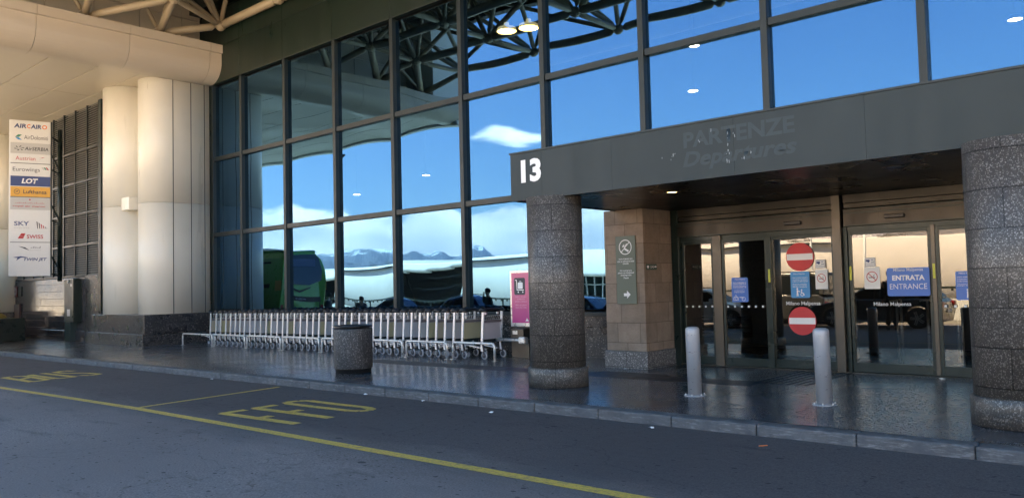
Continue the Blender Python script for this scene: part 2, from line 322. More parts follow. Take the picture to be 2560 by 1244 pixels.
def rrect(x0,x1,z0,z1,r,n=4):
    p=[]
    for cx,cz,a in((x1-r,z1-r,0),(x0+r,z1-r,PI/2),(x0+r,z0+r,PI),(x1-r,z0+r,3*PI/2)):
        for i in range(n+1): t=a+PI/2*i/n; p.append((cx+r*math.cos(t),cz+r*math.sin(t)))
    return p

def gz(x): return .0056*(max(-60.,min(-3.5,x))+3.5)     # the pavement and road fall gently to the left
def fall(o):
    for v in o.data.vertices: v.co.z+=gz(v.co.x)
    return o
# ================================================================ the setting: ground, road, pavement
MT['ground']=simple('pale_concrete_ground',(.30,.295,.28),.8,0,.25,.05)
MT['snow']=None
g=struct(MB().poly([(-14000,-14000,-.6),(14000,-14000,-.6),(14000,3000,-.6),(-14000,3000,-.6)]).build('ground',MT['ground']))
kl=lambda x:-5.84
mb=MB()
XR=[-150,-60,-3.5,60]
for a,b in zip(XR,XR[1:]): mb.poly([(a,-19,-.12+gz(a)),(b,-19,-.12+gz(b)),(b,-5.5,-.12+gz(b)),(a,-5.5,-.12+gz(a))])
bmesh.ops.remove_doubles(mb.bm,verts=mb.bm.verts,dist=.001); struct(mb.build('road',MT['road']))
XS=list(range(-150,31,30))
mb=MB(); XR=[-150,-60,-3.5,30]
for a,b in zip(XR,XR[1:]): mb.poly([(a,kl(a),gz(a)),(b,kl(b),gz(b)),(b,.28,gz(b)),(a,.28,gz(a))])
bmesh.ops.remove_doubles(mb.bm,verts=mb.bm.verts,dist=.001); struct(mb.build('pavement',MT['pave']))
kb=MB()
x=-90.0
while x<12:
    a=x+.003; b=x+1.05-.003; dz=random.uniform(-.004,.004); dy=random.uniform(-.006,.006)
    pts=[(a,kl(a)-.004),(b,kl(b)-.004),(b,kl(b)-.24+dy),(a,kl(a)-.24+dy)]
    kb.prism(pts,'z',-.3,.003+dz); x+=1.05
struct(fall(kb.build('kerb',MT['kerb'],None,.022,3)))
# dark recessed joint behind the kerb stones
mb=MB(); XR=[-90,-60,-3.5,12]
for a,b in zip(XR,XR[1:]): mb.poly([(a,-6.06,gz(a)-.02),(b,-6.06,gz(b)-.02),(b,-5.84,gz(b)-.02),(a,-5.84,gz(a)-.02)])
struct(mb.build('kerb_bedding',MT['joint']))
# far side of the road: raised strip and plaza
MT['far']=simple('sunlit_concrete',(.42,.40,.36),.8,0,.15,1.5)
struct(box('far_pavement',MT['far'],(-150,60,-49,-18.9,-.7,-.02)))
def strip(pts,wd,z,mb):
    for (ax,ay),(bx,by) in zip(pts,pts[1:]):
        a=Vector((ax,ay,z)); b=Vector((bx,by,z)); n=(b-a).normalized().cross(Vector((0,0,1)))*wd/2
        mb.poly([a-n,b-n,b+n,a+n])
zl=-.116
mb=MB(); strip([(-60,-9.9),(-30,-9.5),(-24,-9.36),(-18.1,-9.22),(-15,-9.08),(-12.6,-9.0),(-9,-8.98),(-3.5,-8.98),(8,-8.98)],.145,zl,mb); struct(fall(mb.build('lane_line',MT['paint'])))
mb=MB(); strip([(-12.625,-8.92),(-13.001,-6.251)],.1,zl+.001,mb); struct(fall(mb.build('bay_line',MT['paint'])))
# painted words, read by drivers going away to the left: up = -X, right = +Y
def stroke(mb,pts,wd): strip(pts,wd,zl+.001,mb)
for strokes in ([([(-9.06,-8.44),(-10.84,-8.52)],.15),([(-10.84,-8.54),(-10.85,-8.14)],.16),([(-9.96,-8.50),(-9.98,-8.25)],.16)],
    [([(-9.09,-7.9),(-10.89,-7.98)],.15),([(-10.89,-8.0),(-10.9,-7.61)],.16),([(-10.08,-7.96),(-10.1,-7.69)],.16)],
    [([(-11.04,-7.35),(-10.99,-7.16),(-10.86,-7.06),(-10.05,-7.05),(-9.45,-7.03),(-9.25,-7.08),(-9.18,-7.2),(-9.24,-7.31),(-9.39,-7.36),(-10.07,-7.40),(-10.83,-7.42),(-11.04,-7.35)],.14)],
    [([(-20.66, -8.5), (-18.89, -8.47)],.15),([(-20.66, -8.5), (-20.72, -8.31), (-20.57, -8.1), (-19.06, -8.11), (-18.89, -8.47)],.15),([(-19.75, -8.42), (-20.06, -8.15)],.15)],
    [([(-20.8, -7.93), (-19.11, -7.92), (-19.14, -7.54), (-20.93, -7.62)],.15)],
    [([(-20.76, -6.99), (-21.09, -7.1), (-20.92, -7.36), (-20.38, -7.34), (-19.88, -7.04), (-19.26, -6.97), (-19.13, -7.23), (-19.38, -7.35)],.15)]):
    mb=MB()
    for pts,wd in strokes: stroke(mb,pts,wd)
    for v in mb.bm.verts: v.co.z+=.0005*0
    struct(fall(mb.build('road_lettering',MT['paint'])))
# dark rubber guidance strips on the pavement
def strips(x0,x1,y0,y1,n,ang=0):
    mb=MB()
    for i in range(n):
        y=y0+(y1-y0)*(i+.5)/n; h=(y1-y0)/n*.36; mb.box(x0,x1,y-h,y+h,-.002,.004)
    return mb
mb=strips(-15.8,-9.2,-3.1,-2.5,6); mb.box(-9.0,-5.4,-3.1,-2.5,-.002,.004)
struct(fall(mb.build('guidance_strip',MT['tact'])))
mb=MB()
for i in range(7): mb.box(-5.55+i*.13,-5.47+i*.13,-2.7,-.75,-.002,.004)
struct(fall(mb.build('guidance_strip',MT['tact'])))
struct(fall(box('door_mat',MT['tact'],(-8.6,-7.2,-3.0,-2.3,-.002,.006))))
# mountains far across the plain
def mountains():
    t=NB('snowy_mountain_rock'); o=t.tc.outputs['Object']; s=t.new('ShaderNodeSeparateXYZ',{0:o})
    n=t.noise(o,.004,8,.65); h=t.math('ADD',s.outputs[2],t.math('MULTIPLY',t.math('SUBTRACT',n,.5),600.))
    col=t.mix(t.rng(h,500.,535.),C(.05,.06,.075),C(.7,.72,.75)); t.put(t.b.inputs['Base Color'],col); t.b.inputs['Roughness'].default_value=.9
    from mathutils import noise as mn
    def ridge(dist,prof,seed,depth,amp):
        bm=bmesh.new(); rows=10; A0,A1=-78,12; nA=900; g=[]
        for j in range(rows+1):
            row=[]
            for i in range(nA+1):
                a=A0+(A1-A0)*i/nA; k=0
                while k<len(prof)-2 and prof[k+1][0]<a: k+=1
                (a0,e0),(a1,e1)=prof[k],prof[k+1]; u=min(1,max(0,(a-a0)/(a1-a0))); u=u*u*(3-2*u); e=e0+(e1-e0)*u
                f=j/rows; prof_f=math.sin(PI*min(1,f)*.5) if True else 0
                e2=e+amp*mn.fractal(Vector((a*.55,seed+f*.6,0)),.95,2.1,7)
                r=dist+(f-1)*depth; z=math.tan(math.radians(max(.05,e2)))*dist*(prof_f)
                z*=1+.16*(mn.fractal(Vector((a*1.4,seed*3+f*3.,5)),1.0,2.0,6)) if j<rows else 1
                aa=math.radians(a); row.append(bm.verts.new((r*math.sin(aa),-r*math.cos(aa),max(-.5,z) if j else -5)))
            g.append(row)
        for a,b in zip(g,g[1:]):
            for i in range(nA): bm.faces.new((a[i],a[i+1],b[i+1],b[i]))
        bmesh.ops.recalc_face_normals(bm,faces=bm.faces)
        me=bpy.data.meshes.new('mountains'); bm.to_mesh(me); bm.free(); me.materials.append(t.m)
        return struct(link(bpy.data.objects.new('mountains',me)))
    ridge(12500,[(-78,2.0),(-58,2.1),(-54.5,2.35),(-52.5,2.75),(-50,2.6),(-48,2.45),(-46.4,2.25),(-45.2,2.45),(-43.9,2.95),(-42.6,2.2),(-40,1.95),(-36,2.1),(-34,2.3),(-31,1.7),(-28,1.8),(-26.2,2.5),(-24.5,2.1),(-20,1.6),(-17,2.2),(-14,1.7),(-8,1.8),(12,1.4)],3.3,3500,.22)
    ridge(8500,[(-78,1.5),(-58,1.9),(-53,1.95),(-49,1.8),(-45,1.5),(-40,1.25),(-33,1.1),(-20,1.0),(12,.8)],9.1,2200,.12)
mountains()
# ================================================================ terminal building
TB=thing('terminal_building','large glass terminal building with reflective panes and dark green cladding above the doors','building',(-14,0,0))
def P(o): # parent keeping world coordinates
    o.parent=TB; o.matrix_parent_inverse=Matrix.Translation((14,0,0)); return o
mx_=[-27.1]+[-27.81+2.693*k for k in range(1,16)]
zr=[.96,3.66,6.37,9.04]
from mathutils import noise as mn
rp=random.Random(11)
def pane(x0,x1,z0,z1,y0,amp,mat,n=14,parent=None,name='window',tx=0,tz=0):
    bm=bmesh.new(); g=[]
    for j in range(n+1):
        row=[]
        for i in range(n+1):
            u=2*i/n-1; v=2*j/n-1
            y=y0+amp*(1-u*u)*(1-v*v)+tx*u+tz*v
            row.append(bm.verts.new((x0+(x1-x0)*i/n,y,z0+(z1-z0)*j/n)))
        g.append(row)
    for a,b in zip(g,g[1:]):
        for i in range(n): f=bm.faces.new((a[i],a[i+1],b[i+1],b[i])); f.smooth=True
    me=bpy.data.meshes.new(name); bm.to_mesh(me); bm.free(); me.materials.append(mat)
    o=link(bpy.data.objects.new(name,me)); return P(o) if parent is None else (setattr(o,'parent',parent) or o)
for k in range(len(mx_)-1):
    for r in range(3):
        if r==0 and mx_[k]>-9.5: continue
        amp=rp.uniform(.005,.0085)
        if r==0: amp*=.9
        pane(mx_[k]+.05,mx_[k+1]-.05,zr[r]+.05,zr[r+1]-.05,0,amp,MT['glass'],tx=rp.uniform(-.0008,.0008),tz=rp.uniform(-.0006,.0006))
for k,x in enumerate(mx_):
    z0=.9 if x<-9.5 else 3.68
    P(MB().box(x-.066,x+.066,-.13,.03,z0,9.06).box(x-.05,x+.05,.03,.12,z0,9.06).build('mullion',MT['mull'],None,.006))
for z in (zr[1],zr[2]):
    for k in range(len(mx_)-1):
        P(MB().box(mx_[k]+.077,mx_[k+1]-.077,-.10,.03,z-.07,z+.07).build('transom',MT['mull'],None,.005))
P(MB().box(-27.2,-8.98,-.12,.05,.86,.955).build('window_sill',MT['mull'],None,.006))
P(MB().box(-27.2,-8.98,-.06,.25,-.3,.86).build('base_wall',MT['granite']))
P(MB().box(-27.2,-8.98,-.09,-.061,-.3,.24).build('plinth',MT['granite'],None,.008))
# green cladding band and dark upper band
bb=MB()
for i,k in enumerate(range(-1,17)):
    a=-27.81+2.693*k; 
    if a<-31: continue
    bb.box(a+.006,a+2.687,-.16,0,9.06,10.35); bb.box(a+.006,a+2.687,-.16,0,10.362,11.65)
P(bb.build('cladding_band',MT['green'],None,.006))
P(MB().box(-31,14,-.1,.3,9.07,13.4).build('cladding_backing',MT['dark']))
P(MB().box(-31,14,-.6,-.17,11.7,13.4).build('upper_cladding',MT['green'],None,.01))
# roof deck over the truss, and building body
dk=MB().box(-26.0,14,-10.4,.0,13.6,13.9)
for i in range(150):
    x=-25.2+i*.26; dk.box(x,x+.13,-10.3,-.2,13.53,13.599)
P(dk.build('roof',MT['deck']))
P(MB().box(-25.3,14,-10.75,-10.41,13.1,14.1).build('roof_edge_beam',MT['deck'],None,.03))
P(MB().box(-54,14,.3,20,13.7,14.2).build('roof',MT['deck']))
body=MB().box(-54,14,19.7,20,-.2,13.6).box(13.7,14,.3,19.7,-.2,13.6).box(-27.5,-27.2,.3,19.7,-.2,13.6).box(-27.2,13.7,.31,13,12.9,13.2)
P(body.build('interior_wall',MT['wallin']))
P(MB().box(-27.2,13.7,.29,19.7,-.25,0).build('interior_floor',MT['floorin']))
P(MB().box(-8.9,-1,4.5,4.7,0,4).box(-8.9,-1,.4,4.5,3.0,3.1).build('lobby_wall',MT['wallin']))
# ------------------------------------------------ left wing: louvres, granite wall, soffit, beam
SZ=9.15
P(MB().box(-54,-26.75,-11.3,-.1,SZ,SZ+.05).build('canopy_backing',MT['joint']))
sf=MB(); ys=[-11.35,-9.9,-8.4,-6.9,-5.4,-3.9,-2.55,-1.2,-.1]
for a,b in zip(ys,ys[1:]):
    x=-27.2
    while x>-52: sf.box(x-4.5+.012,x-.012,a+.018,b-.018,SZ-.04,SZ-.001); x-=4.5
P(sf.build('soffit',MT['soffit'],None,.004))
P(MB().box(-54,-26.5,-11.7,-11.36,SZ-.12,10.4).build('canopy_edge',MT['beige'],None,.05,3))
# rounded beam running out from the facade
pf=[(-27.25,9.06),(-27.25,10.35),(-26.22,10.35),(-26.22,10.06),(-26.30,10.04),(-26.30,9.75)]+[(-27.0+.7*math.cos(PI/2*i/10),9.75-.69*math.sin(PI/2*i/10)) for i in range(1,11)]
bl=-11.6
bmx=MB(); y=bl
while y<-.2:
    e=min(y+2.75,-.14); bmx.prism(pf,'y',y+.006,e-.006); y+=2.75
P(bmx.build('canopy_beam',MT['beam'])); 
P(MB().box(-27.2,-26.75,bl+.02,-.15,9.15,10.3).build('beam_core',MT['joint']))
# recessed wall above the beam
up=MB(); y=-11.4
while y<-.3:
    for z in (10.37,11.55,12.7): up.box(-27.9,-27.8,y+.01,min(y+1.5,-.2)-.01,z+.01,min(z+1.17,13.58))
    y+=1.5
P(up.build('upper_wall',MT['soffit'],None,.004)); P(MB().box(-28.3,-27.91,-11.6,-.1,10.2,13.59).build('upper_wall_backing',MT['joint']))
P(MB().box(-27.79,-26.3,-11.65,-9.9,10.37,13.59).build('end_post',MT['beige'],None,.01))
P(MB().box(-54,-26.0,-11.7,.28,13.6,13.9).build('roof',MT['deck']))
P(MB().box(-30,-27.18,-.13,.3,.5,9.1).build('corner_wall',MT['frame']))
# louvres
lv=MB(); X0,X1,YL=-52.0,-32.1,-2.05
z=2.42
while z<SZ-.12:
    lv.bm.verts.ensure_lookup_table()
    a=[(YL-.02,z),(YL+.02,z+.062),(YL+.035,z+.062),(YL-.005,z)]
    lv.prism(a,'x',X0,X1); z+=.088
P(lv.build('louvre_blades',MT['louvre']))
fr=MB()
x=X1
while x>X0: fr.box(x-.03,x+.03,YL-.05,YL+.1,2.35,SZ-.05); x-=1.22
for z in (2.38,3.62,4.88,6.14,7.4): fr.box(X0,X1,YL-.045,YL+.1,z-.035,z+.035)
P(fr.build('louvre_frame',MT['mull'])); P(MB().box(X0,X1,YL+.14,YL+.2,2.3,SZ-.06).build('louvre_backing',MT['mull']))
P(MB().box(-32.07,-30.0,YL+.5,YL+.7,.9,SZ-.05).box(-32.07,-31.8,YL-.1,YL+.3,1.0,SZ-.05).build('louvre_post',MT['frame'],None,.01))
P(MB().box(-60,-33.4,-2.1,-1.7,-.5,2.32).build('low_wall',MT['granitep'],None,.01))
P(MB().box(-60,-33.4,-2.16,-2.101,-.5,.22).build('low_wall_plinth',MT['granitep'],None,.01))
P(MB().box(-33.38,-31.85,-2.14,-1.6,-.3,2.4).build('low_wall',MT['granite'],None,.015))
# corner pier with two half-round noses on a granite base
CP=thing('corner_pier','tall beige metal-clad pier with rounded nose on a dark granite base, left of the windows','pier',(-26.4,-2.2,0))
def Q(o,t,l): o.parent=t; o.matrix_parent_inverse=Matrix.Translation(-Vector(l)); return o
cpl=(-26.4,-2.2,0)
def nose(cx,cy,r,x0,x1,z0,z1,yb=-.14):
    pts=[(x1,yb),(x1,cy)]+[(cx+r*math.cos(-PI*i/24),cy-r*abs(math.sin(PI*i/24))) for i in range(1,24)]+[(x0,cy),(x0,yb)]
    return pts
def shaft(cx,cy,r,z1,yb=-.16):
    mb=MB(); pts=nose(cx,cy,r,cx-r,cx+r,0,0,yb)
    for a,b in((.9,4.75),(4.762,z1)): mb.prism(pts,'z',a,b,True)
    return mb
s1=shaft(-28.02,-1.5,.80,SZ-.04); Q(s1.build('shaft',MT['beige']),CP,cpl)
s2=shaft(-30.1,-1.8,.87,SZ-.04,-1.7); s2.box(-30.9,-28.8,-1.69,-.3,.9,SZ-.04); Q(s2.build('shaft',MT['beige']),CP,cpl)
sm=MB()
for yy in(-1.5,-.85,-.35): sm.box(-27.222,-27.212,yy-.012,yy+.012,.91,SZ-.06)
Q(sm.build('seam_strip',MT['alu']),CP,cpl)
Q(MB().box(-29.6,-28.8,-2.35,-1.9,4.6,5.05).build('bracket',MT['beige'],None,.015),CP,cpl)
Q(MB().box(-31.75,-27.22,-2.52,-.16,.25,.90).build('base_block',MT['granite'],None,.02),CP,cpl)
Q(MB().box(-31.85,-27.12,-2.62,-.15,-.35,.248).build('plinth',MT['granite'],None,.02),CP,cpl)
FP=thing('far_pier','beige rounded pier at the far left edge behind the planter','pier',(-43,-2.2,0))
fpl=(-43,-2.2,0)
Q(shaft(-42.6,-2.3,.9,SZ-.04,-2.0).build('shaft',MT['beige']),FP,fpl); Q(shaft(-44.8,-2.5,1.1,SZ-.04,-2.0).build('shaft',MT['beige']),FP,fpl)
Q(MB().box(-44.1,-43.2,-3.4,-2.9,4.7,5.15).build('bracket',MT['beige'],None,.015),FP,fpl)
Q(MB().box(-46.5,-41.5,-3.6,-2.2,-.4,.95).build('base_block',MT['granite'],None,.02),FP,fpl)
# ================================================================ space truss
TR=thing('space_truss','beige tubular steel space truss hanging under the canopy roof','truss',(-25,-5,10.6))
trl=(-25,-5,10.6)
tubes=[]; nodes=[]
ZB,ZT=10.95,13.3
rows=[(-.35,-26.0),(-2.7,-24.55),(-5.1,-24.55),(-7.55,-24.55),(-9.95,-24.55)]
SX=4.1
bot=[]
for r,(y,x0) in enumerate(rows):
    row=[(x0+SX*i,y,ZB) for i in range(7 if r else 5)]
    if r==0: row=[(-26.0,y,ZB),(-22.3,y,ZB),(-18.2,y,ZB),(-14.1,y,ZB)]
    bot.append([Vector(p) for p in row])
topn=[[Vector((-26.6+SX*i,y,ZT)) for i in range(8)] for y in(-1.5,-3.9,-6.3,-8.7)]
def near(p,L,n): return sorted(L,key=lambda q:(q-p).length)[:n]
for r,row in enumerate(bot):
    for a,b in zip(row,row[1:]): tubes.append((a,b,.145,'chord_tube'))
    if r<4:
        for a in row:
            b=near(a,bot[r+1],1)[0]
            tubes.append((a,b,.09,'cross_tube'))
    for a in row: nodes.append(a)
allt=[q for t in topn for q in t]
for row in bot:
    for a in row:
        for q in near(a,allt,5): tubes.append((a,q,.08,'diagonal_tube'))
for t in topn:
    for a,b in zip(t,t[1:]): tubes.append((a,b,.14,'chord_tube'))
for t,u in zip(topn,topn[1:]):
    for a,b in zip(t,u): tubes.append((a,b,.09,'cross_tube'))
# edge fan down on to the beam
for y in(-2.2,-4.6,-7.0,-9.6):
    s=Vector((-26.7,y,10.45)); nodes.append(s)
    for q in near(s,[p for row in bot for p in row],2): tubes.append((s,q,.12,'chord_tube'))
    for q in near(s,allt,2): tubes.append((s,q,.075,'diagonal_tube'))
tubes.append((Vector((-26.7,-9.6,10.45)),Vector((-26.7,-.5,10.45)),.045,'cross_tube'))
tubes.append((Vector((-26.95,-9.6,10.45)),Vector((-26.95,-.5,10.45)),.045,'cross_tube'))
tubes.append((Vector((-26.0,-.35,ZB)),Vector((-26.7,-2.2,10.45)),.13,'chord_tube'))
cnt={}
rest=MB()
camv=Vector((0,14.3,1.5))
tubes.sort(key=lambda t:((t[0]+t[1])/2-camv).length if t[0].x>-24 else 0)
for a,b,r,nm in tubes:
    dr=(b-a).normalized(); L_=(b-a).length; e=.19
    pts=[a+dr*e,a+dr*(e+.13),b-dr*(e+.13),b-dr*e]; rs=[r*.35,r,r,r*.35]
    cnt[nm]=cnt.get(nm,0)+1
    if nm=='diagonal_tube' and cnt[nm]>98:
        rest.tube(pts,r,10,rs=rs); continue
    Q(MB().tube(pts,r,12,rs=rs).build(nm,MT['tube']),TR,trl)
if cnt.get('diagonal_tube',0)>98: tag(Q(rest.build('diagonal_tubes',MT['tube']),TR,trl),kind='stuff')
else: rest.bm.free()
tops=MB()
for a in nodes:
    mb=MB(); bmesh.ops.create_icosphere(mb.bm,subdivisions=2,radius=.19,matrix=Matrix.Translation(a))
    Q(mb.build('node',MT['tube']),TR,trl)
# ================================================================ entrance canopy
EC=thing('entrance_canopy','grey entrance canopy numbered 13 on round speckled columns','canopy',(-5,-4.6,3.3)); ecl=(-5,-4.6,3.3)
YF=-4.59
E_=lambda o:Q(o,EC,ecl)
fa=MB()
for a,b in((-8.70,-8.042),(-8.040,-6.702),(-6.700,-4.762),(-4.760,-3.102),(-3.100,-1.202),(-1.200,1.6)): fa.box(a,b,YF,YF+.04,2.935,3.70)
fas=E_(fa.build('fascia',MT['fascia'],None,.0012))
E_(MB().box(-8.66,1.6,YF+.041,YF+.09,2.95,3.68).build('fascia_backing',MT['dark']))
E_(MB().box(-8.70,-8.66,YF+.042,-.14,2.935,3.70).build('side_fascia',MT['fascia'],None,.003))
E_(MB().box(-8.72,1.6,YF-.012,-.14,3.701,3.73).build('canopy_roof',MT['mull'],None,.003))
sd_=MB()
xx=[-8.64,-7.3,-5.9,-4.5,-3.1,-1.7,-.3,1.6]
for a,b in zip(xx,xx[1:]):
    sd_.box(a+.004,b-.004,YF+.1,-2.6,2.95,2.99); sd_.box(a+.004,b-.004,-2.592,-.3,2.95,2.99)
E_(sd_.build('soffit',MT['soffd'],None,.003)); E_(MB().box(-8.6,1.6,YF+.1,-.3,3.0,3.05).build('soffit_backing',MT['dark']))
for x,y,on in((-6.35,-3.49,1),(-3.1,-3.58,0),(-3.14,-1.7,0),(-6.39,-1.6,0),(-4.7,-3.5,0)):
    dl=thing('downlight','lit warm recessed downlight under the canopy soffit' if on else {-3.1:'unlit round downlight in the soffit nearest the right column',-3.14:'unlit downlight near the right column, deeper under the canopy',-6.39:'dim unlit downlight above the first sliding door',-4.7:'unlit downlight in the middle of the canopy soffit'}[x],'ceiling light',(x,y,2.95),0,'downlights in the entrance canopy')
    MB().lathe([(.075,-.004),(.125,-.016),(.135,-.002),(.075,.0)],24).build('trim_ring',MT['alu'],dl)
    o=MB().lathe([(.001,.001),(.074,.0)],24).build('lens',MT['lampon'] if on else MT['lampoff'],dl); o.location.z=-.006
# numerals and ghost lettering on the fascia
text('13',MT['white'],(-8.47,YF,3.215),(1,0,0),(0,0,1),w=.42,h=.375,parent=None,bold=.045,off=.004,name='lettering'); o=scene.collection.objects[-1] if False else bpy.context.scene.collection.objects[-1]
E_(o)
def lastobj(): return bpy.context.scene.collection.objects[-1]
text('PARTENZE',MT['ghost'],(-5.50,YF,3.385),(1,0,0),(0,0,1),w=1.56,h=.215,bold=.03,off=.002); E_(lastobj())
text('Departures',MT['ghost'],(-5.52,YF,3.06),(1,0,0),(0,0,1),w=1.60,h=.27,bold=.03,shear=.25,off=.002); E_(lastobj())
fl=MB(); rr=random.Random(4)
for cx,cz,n_,sx_,sz_ in((-4.83,3.42,9,.03,.1),(-4.85,3.18,14,.025,.16),(-5.25,3.47,3,.03,.03),(-5.06,3.56,3,.03,.03),(-5.66,3.34,3,.03,.03),(-5.7,3.27,3,.03,.03),(-4.75,3.46,3,.03,.03),(-4.55,3.2,2,.03,.03),(-4.65,3.17,3,.05,.03),(-5.86,3.28,2,.02,.02)):
    for i in range((n_+1)//2):
        x=cx+rr.uniform(-sx_,sx_); z=cz+rr.uniform(-sz_,sz_); k=rr.randint(4,7); s=rr.uniform(.007,.022)
        ph=rr.uniform(0,6); pts=[(x+s*.5*rr.uniform(.5,1.2)*math.cos(ph+2*PI*j/k),YF-.0035,z+s*rr.uniform(.6,1.6)*math.sin(ph+2*PI*j/k)) for j in range(k)]
        fl.poly(pts)
E_(fl.build('flaked_paint',MT['fl']))['kind']='stuff'
# ------------------------------------------------ columns
for nm,x,y in(('left',-8.0,-4.35),('right',-1.66,-4.60)):
    zc=gz(x) if nm=='left' else 0
    c=thing('round_column','black and white speckled round column under the canopy number, left of the doors' if nm=='left' else 'black and white speckled round column at the right edge of the doors','column',(x,y,zc),0,'round canopy columns')
    r=.44
    MB().lathe([(r,.30),(r,2.949-zc)],64).build('shaft',MT['col'],c)
    MB().lathe([(r+.035,0),(r+.035,.285),(r+.022,.30),(r,.302)],64).build('plinth',MT['col'],c)
# stone pillar
SP=thing('stone_pillar','square brown sandstone pillar on a grey terrazzo base beside the sliding doors','pillar',(-8.38,-1.2,0)); spl=(-8.38,-1.2,0)
Q(MB().box(-8.94,-8.06,-1.66,-.46,.295,2.948).build('shaft',MT['stone'],None,.006),SP,spl)
Q(MB().box(-8.98,-8.02,-1.70,-.46,-.05,.292).build('base',MT['base'],None,.008),SP,spl)
# wall beyond the doors on the right
P(MB().box(-.9,1.6,-1.4,-.5,0,2.94).build('door_return_wall',MT['stone']))
P(MB().box(-7.93,1.6,-.5,.2,2.955,3.6).build('door_lintel',MT['dark']))
P(MB().box(-8.97,-7.93,-.45,.2,-.05,3.6).build('door_lintel',MT['dark']))
# ================================================================ entrance doors
YD=-.6
def door_bay(label,x0,x1,loc):
    t=thing('entrance_door',label,'door',loc,0,'automatic entrance doors'); return t
DB1=door_bay('left automatic glass door bay with the round red no entry signs',-7.9,-4.9,(-6.4,YD,0)); d1=(-6.4,YD,0)
DB2=door_bay('right automatic glass door bay with the blue ENTRATA sign',-4.75,-2.0,(-3.4,YD,0)); d2=(-3.4,YD,0)
def header(T,l,x0,x1):
    h=MB(); h.box(x0,x1,YD-.10,YD+.1,2.42,2.70); 
    Q(h.build('header',MT['header'],None,.006),T,l)
    g=MB(); g.box(x0,x1,YD-.06,YD+.1,2.72,2.80); g.box(x0,x1,YD-.085,YD+.1,2.805,2.945)
    Q(g.build('upper_panel',MT['header'],None,.004),T,l)
    g=MB(); g.box(x0,x1,YD-.112,YD-.101,2.415,2.435); g.box(x0,x1,YD-.112,YD-.101,2.62,2.64); g.box(x0,x1,YD-.115,YD-.101,2.685,2.70)
    Q(g.build('header_trim',MT['frame'],None,.002),T,l)
    Q(MB().box(x0,x1,YD-.02,YD+.02,2.33,2.415).build('track_cover',MT['frame'],None,.003),T,l)
header(DB1,d1,-7.9,-4.95); header(DB2,d2,-4.76,-1.9)
for T,l,x in((DB1,d1,-5.62),(DB2,d2,-3.95)):
    Q(MB().box(x-.15,x+.15,YD-.16,YD-.116,2.50,2.565).build('motion_sensor',MT['black'],None,.012),T,l)
def leaf(T,l,x0,x1,dy,mat='frame',rail=.16,st=.05,top=2.33):
    y=YD+dy; f=MB(); f.box(x0,x0+st,y-.025,y+.025,.01,top); f.box(x1-st,x1,y-.025,y+.025,.01,top); f.box(x0+st,x1-st,y-.024,y+.024,.01,rail); f.box(x0+st,x1-st,y-.024,y+.024,top-.06,top)
    fo=Q(f.build('door_leaf',MT[mat],None,.004),T,l)
    g=pane(x0+st,x1-st,rail,top-.06,y,.0006,MT['dglass'],8,parent=fo,name='glass_pane'); return fo
leaf(DB1,d1,-7.88,-7.21,.03); leaf(DB1,d1,-7.01,-6.14,-.03,st=.04); leaf(DB1,d1,-6.10,-4.96,.02)
leaf(DB2,d2,-4.72,-3.46,-.0,st=.05); leaf(DB2,d2,-3.39,-2.15,-.03,st=.05,mat='frame')
Q(MB().box(-7.19,-7.02,YD-.07,YD+.07,0,2.41).build('door_post',MT['alu'],None,.006),DB1,d1)
Q(MB().box(-6.14,-6.06,YD-.06,YD+.0,0,2.33).build('door_post',MT['frame'],None,.004),DB1,d1)
Q(MB().box(-8.04,-7.89,YD-.1,YD+.1,-.05,2.945).build('jamb',MT['frame'],None,.004),DB1,d1)
Q(MB().box(-4.94,-4.80,YD-.14,YD+.1,0,2.945).build('jamb',MT['alu'],None,.005),DB2,d2)
Q(MB().box(-4.795,-4.73,YD-.05,YD+.1,0,2.41).build('jamb',MT['frame'],None,.005),DB2,d2)
Q(MB().box(-3.455,-3.395,YD-.055,YD-.026,.01,2.36).build('door_post',MT['alu'],None,.004),DB2,d2)
Q(MB().box(-7.9,-2.0,YD-.12,YD+.12,-.01,.006).build('threshold',MT['alu'],None,.002),DB1,d1)
# square safety dots
for (x0,x1,y,T,l) in((-7.82,-7.28,YD-.002,DB1,d1),(-6.93,-6.25,YD-.06,DB1,d1),(-3.3,-2.7,YD-.06,DB2,d2)):
    x=x0
    while x<=x1: Q(MB().box(x,x+.035,y-.004,y-.002,1.07,1.105).build('safety_dot',MT['white']),T,l); x+=.135
def sticker(x0,x1,z0,z1,mat,y,label,cat='sign',r=.025,name='notice',t=.003):
    T=thing(name,label,cat,((x0+x1)/2,y,z0))
    o=MB().prism([(a,b) for a,b in rrect(x0,x1,z0,z1,r)],'y',y-t,y).build('panel',mat); Q(o,T,((x0+x1)/2,y,z0)); return T,((x0+x1)/2,y,z0)
def ST(T,l,s,mat,x,z,w=None,h=None,y=YD,bold=0,shear=0,space=1.,center=False):
    o=text(s,mat,(x,y,z),(1,0,0),(0,0,1),w=w,h=h,bold=bold,shear=shear,off=.0045,center=center,space=space); return Q(o,T,l)
def disc(cx,cz,r,y,n=40): return [(cx+r*math.cos(2*PI*i/n),y,cz+r*math.sin(2*PI*i/n)) for i in range(n)]
def ringm(mb,cx,cz,r0,r1,y,n=36):
    for i in range(n):
        a,b=2*PI*i/n,2*PI*(i+1)/n; mb.poly([(cx+r0*math.cos(a),y,cz+r0*math.sin(a)),(cx+r1*math.cos(a),y,cz+r1*math.sin(a)),(cx+r1*math.cos(b),y,cz+r1*math.sin(b)),(cx+r0*math.cos(b),y,cz+r0*math.sin(b))])
def barm(mb,ax,az_,bx,bz,w,y):
    a=Vector((ax,y,az_)); b=Vector((bx,y,bz)); n=(b-a).normalized().cross(Vector((0,1,0)))*w/2; mb.poly([a-n,b-n,b+n,a+n])
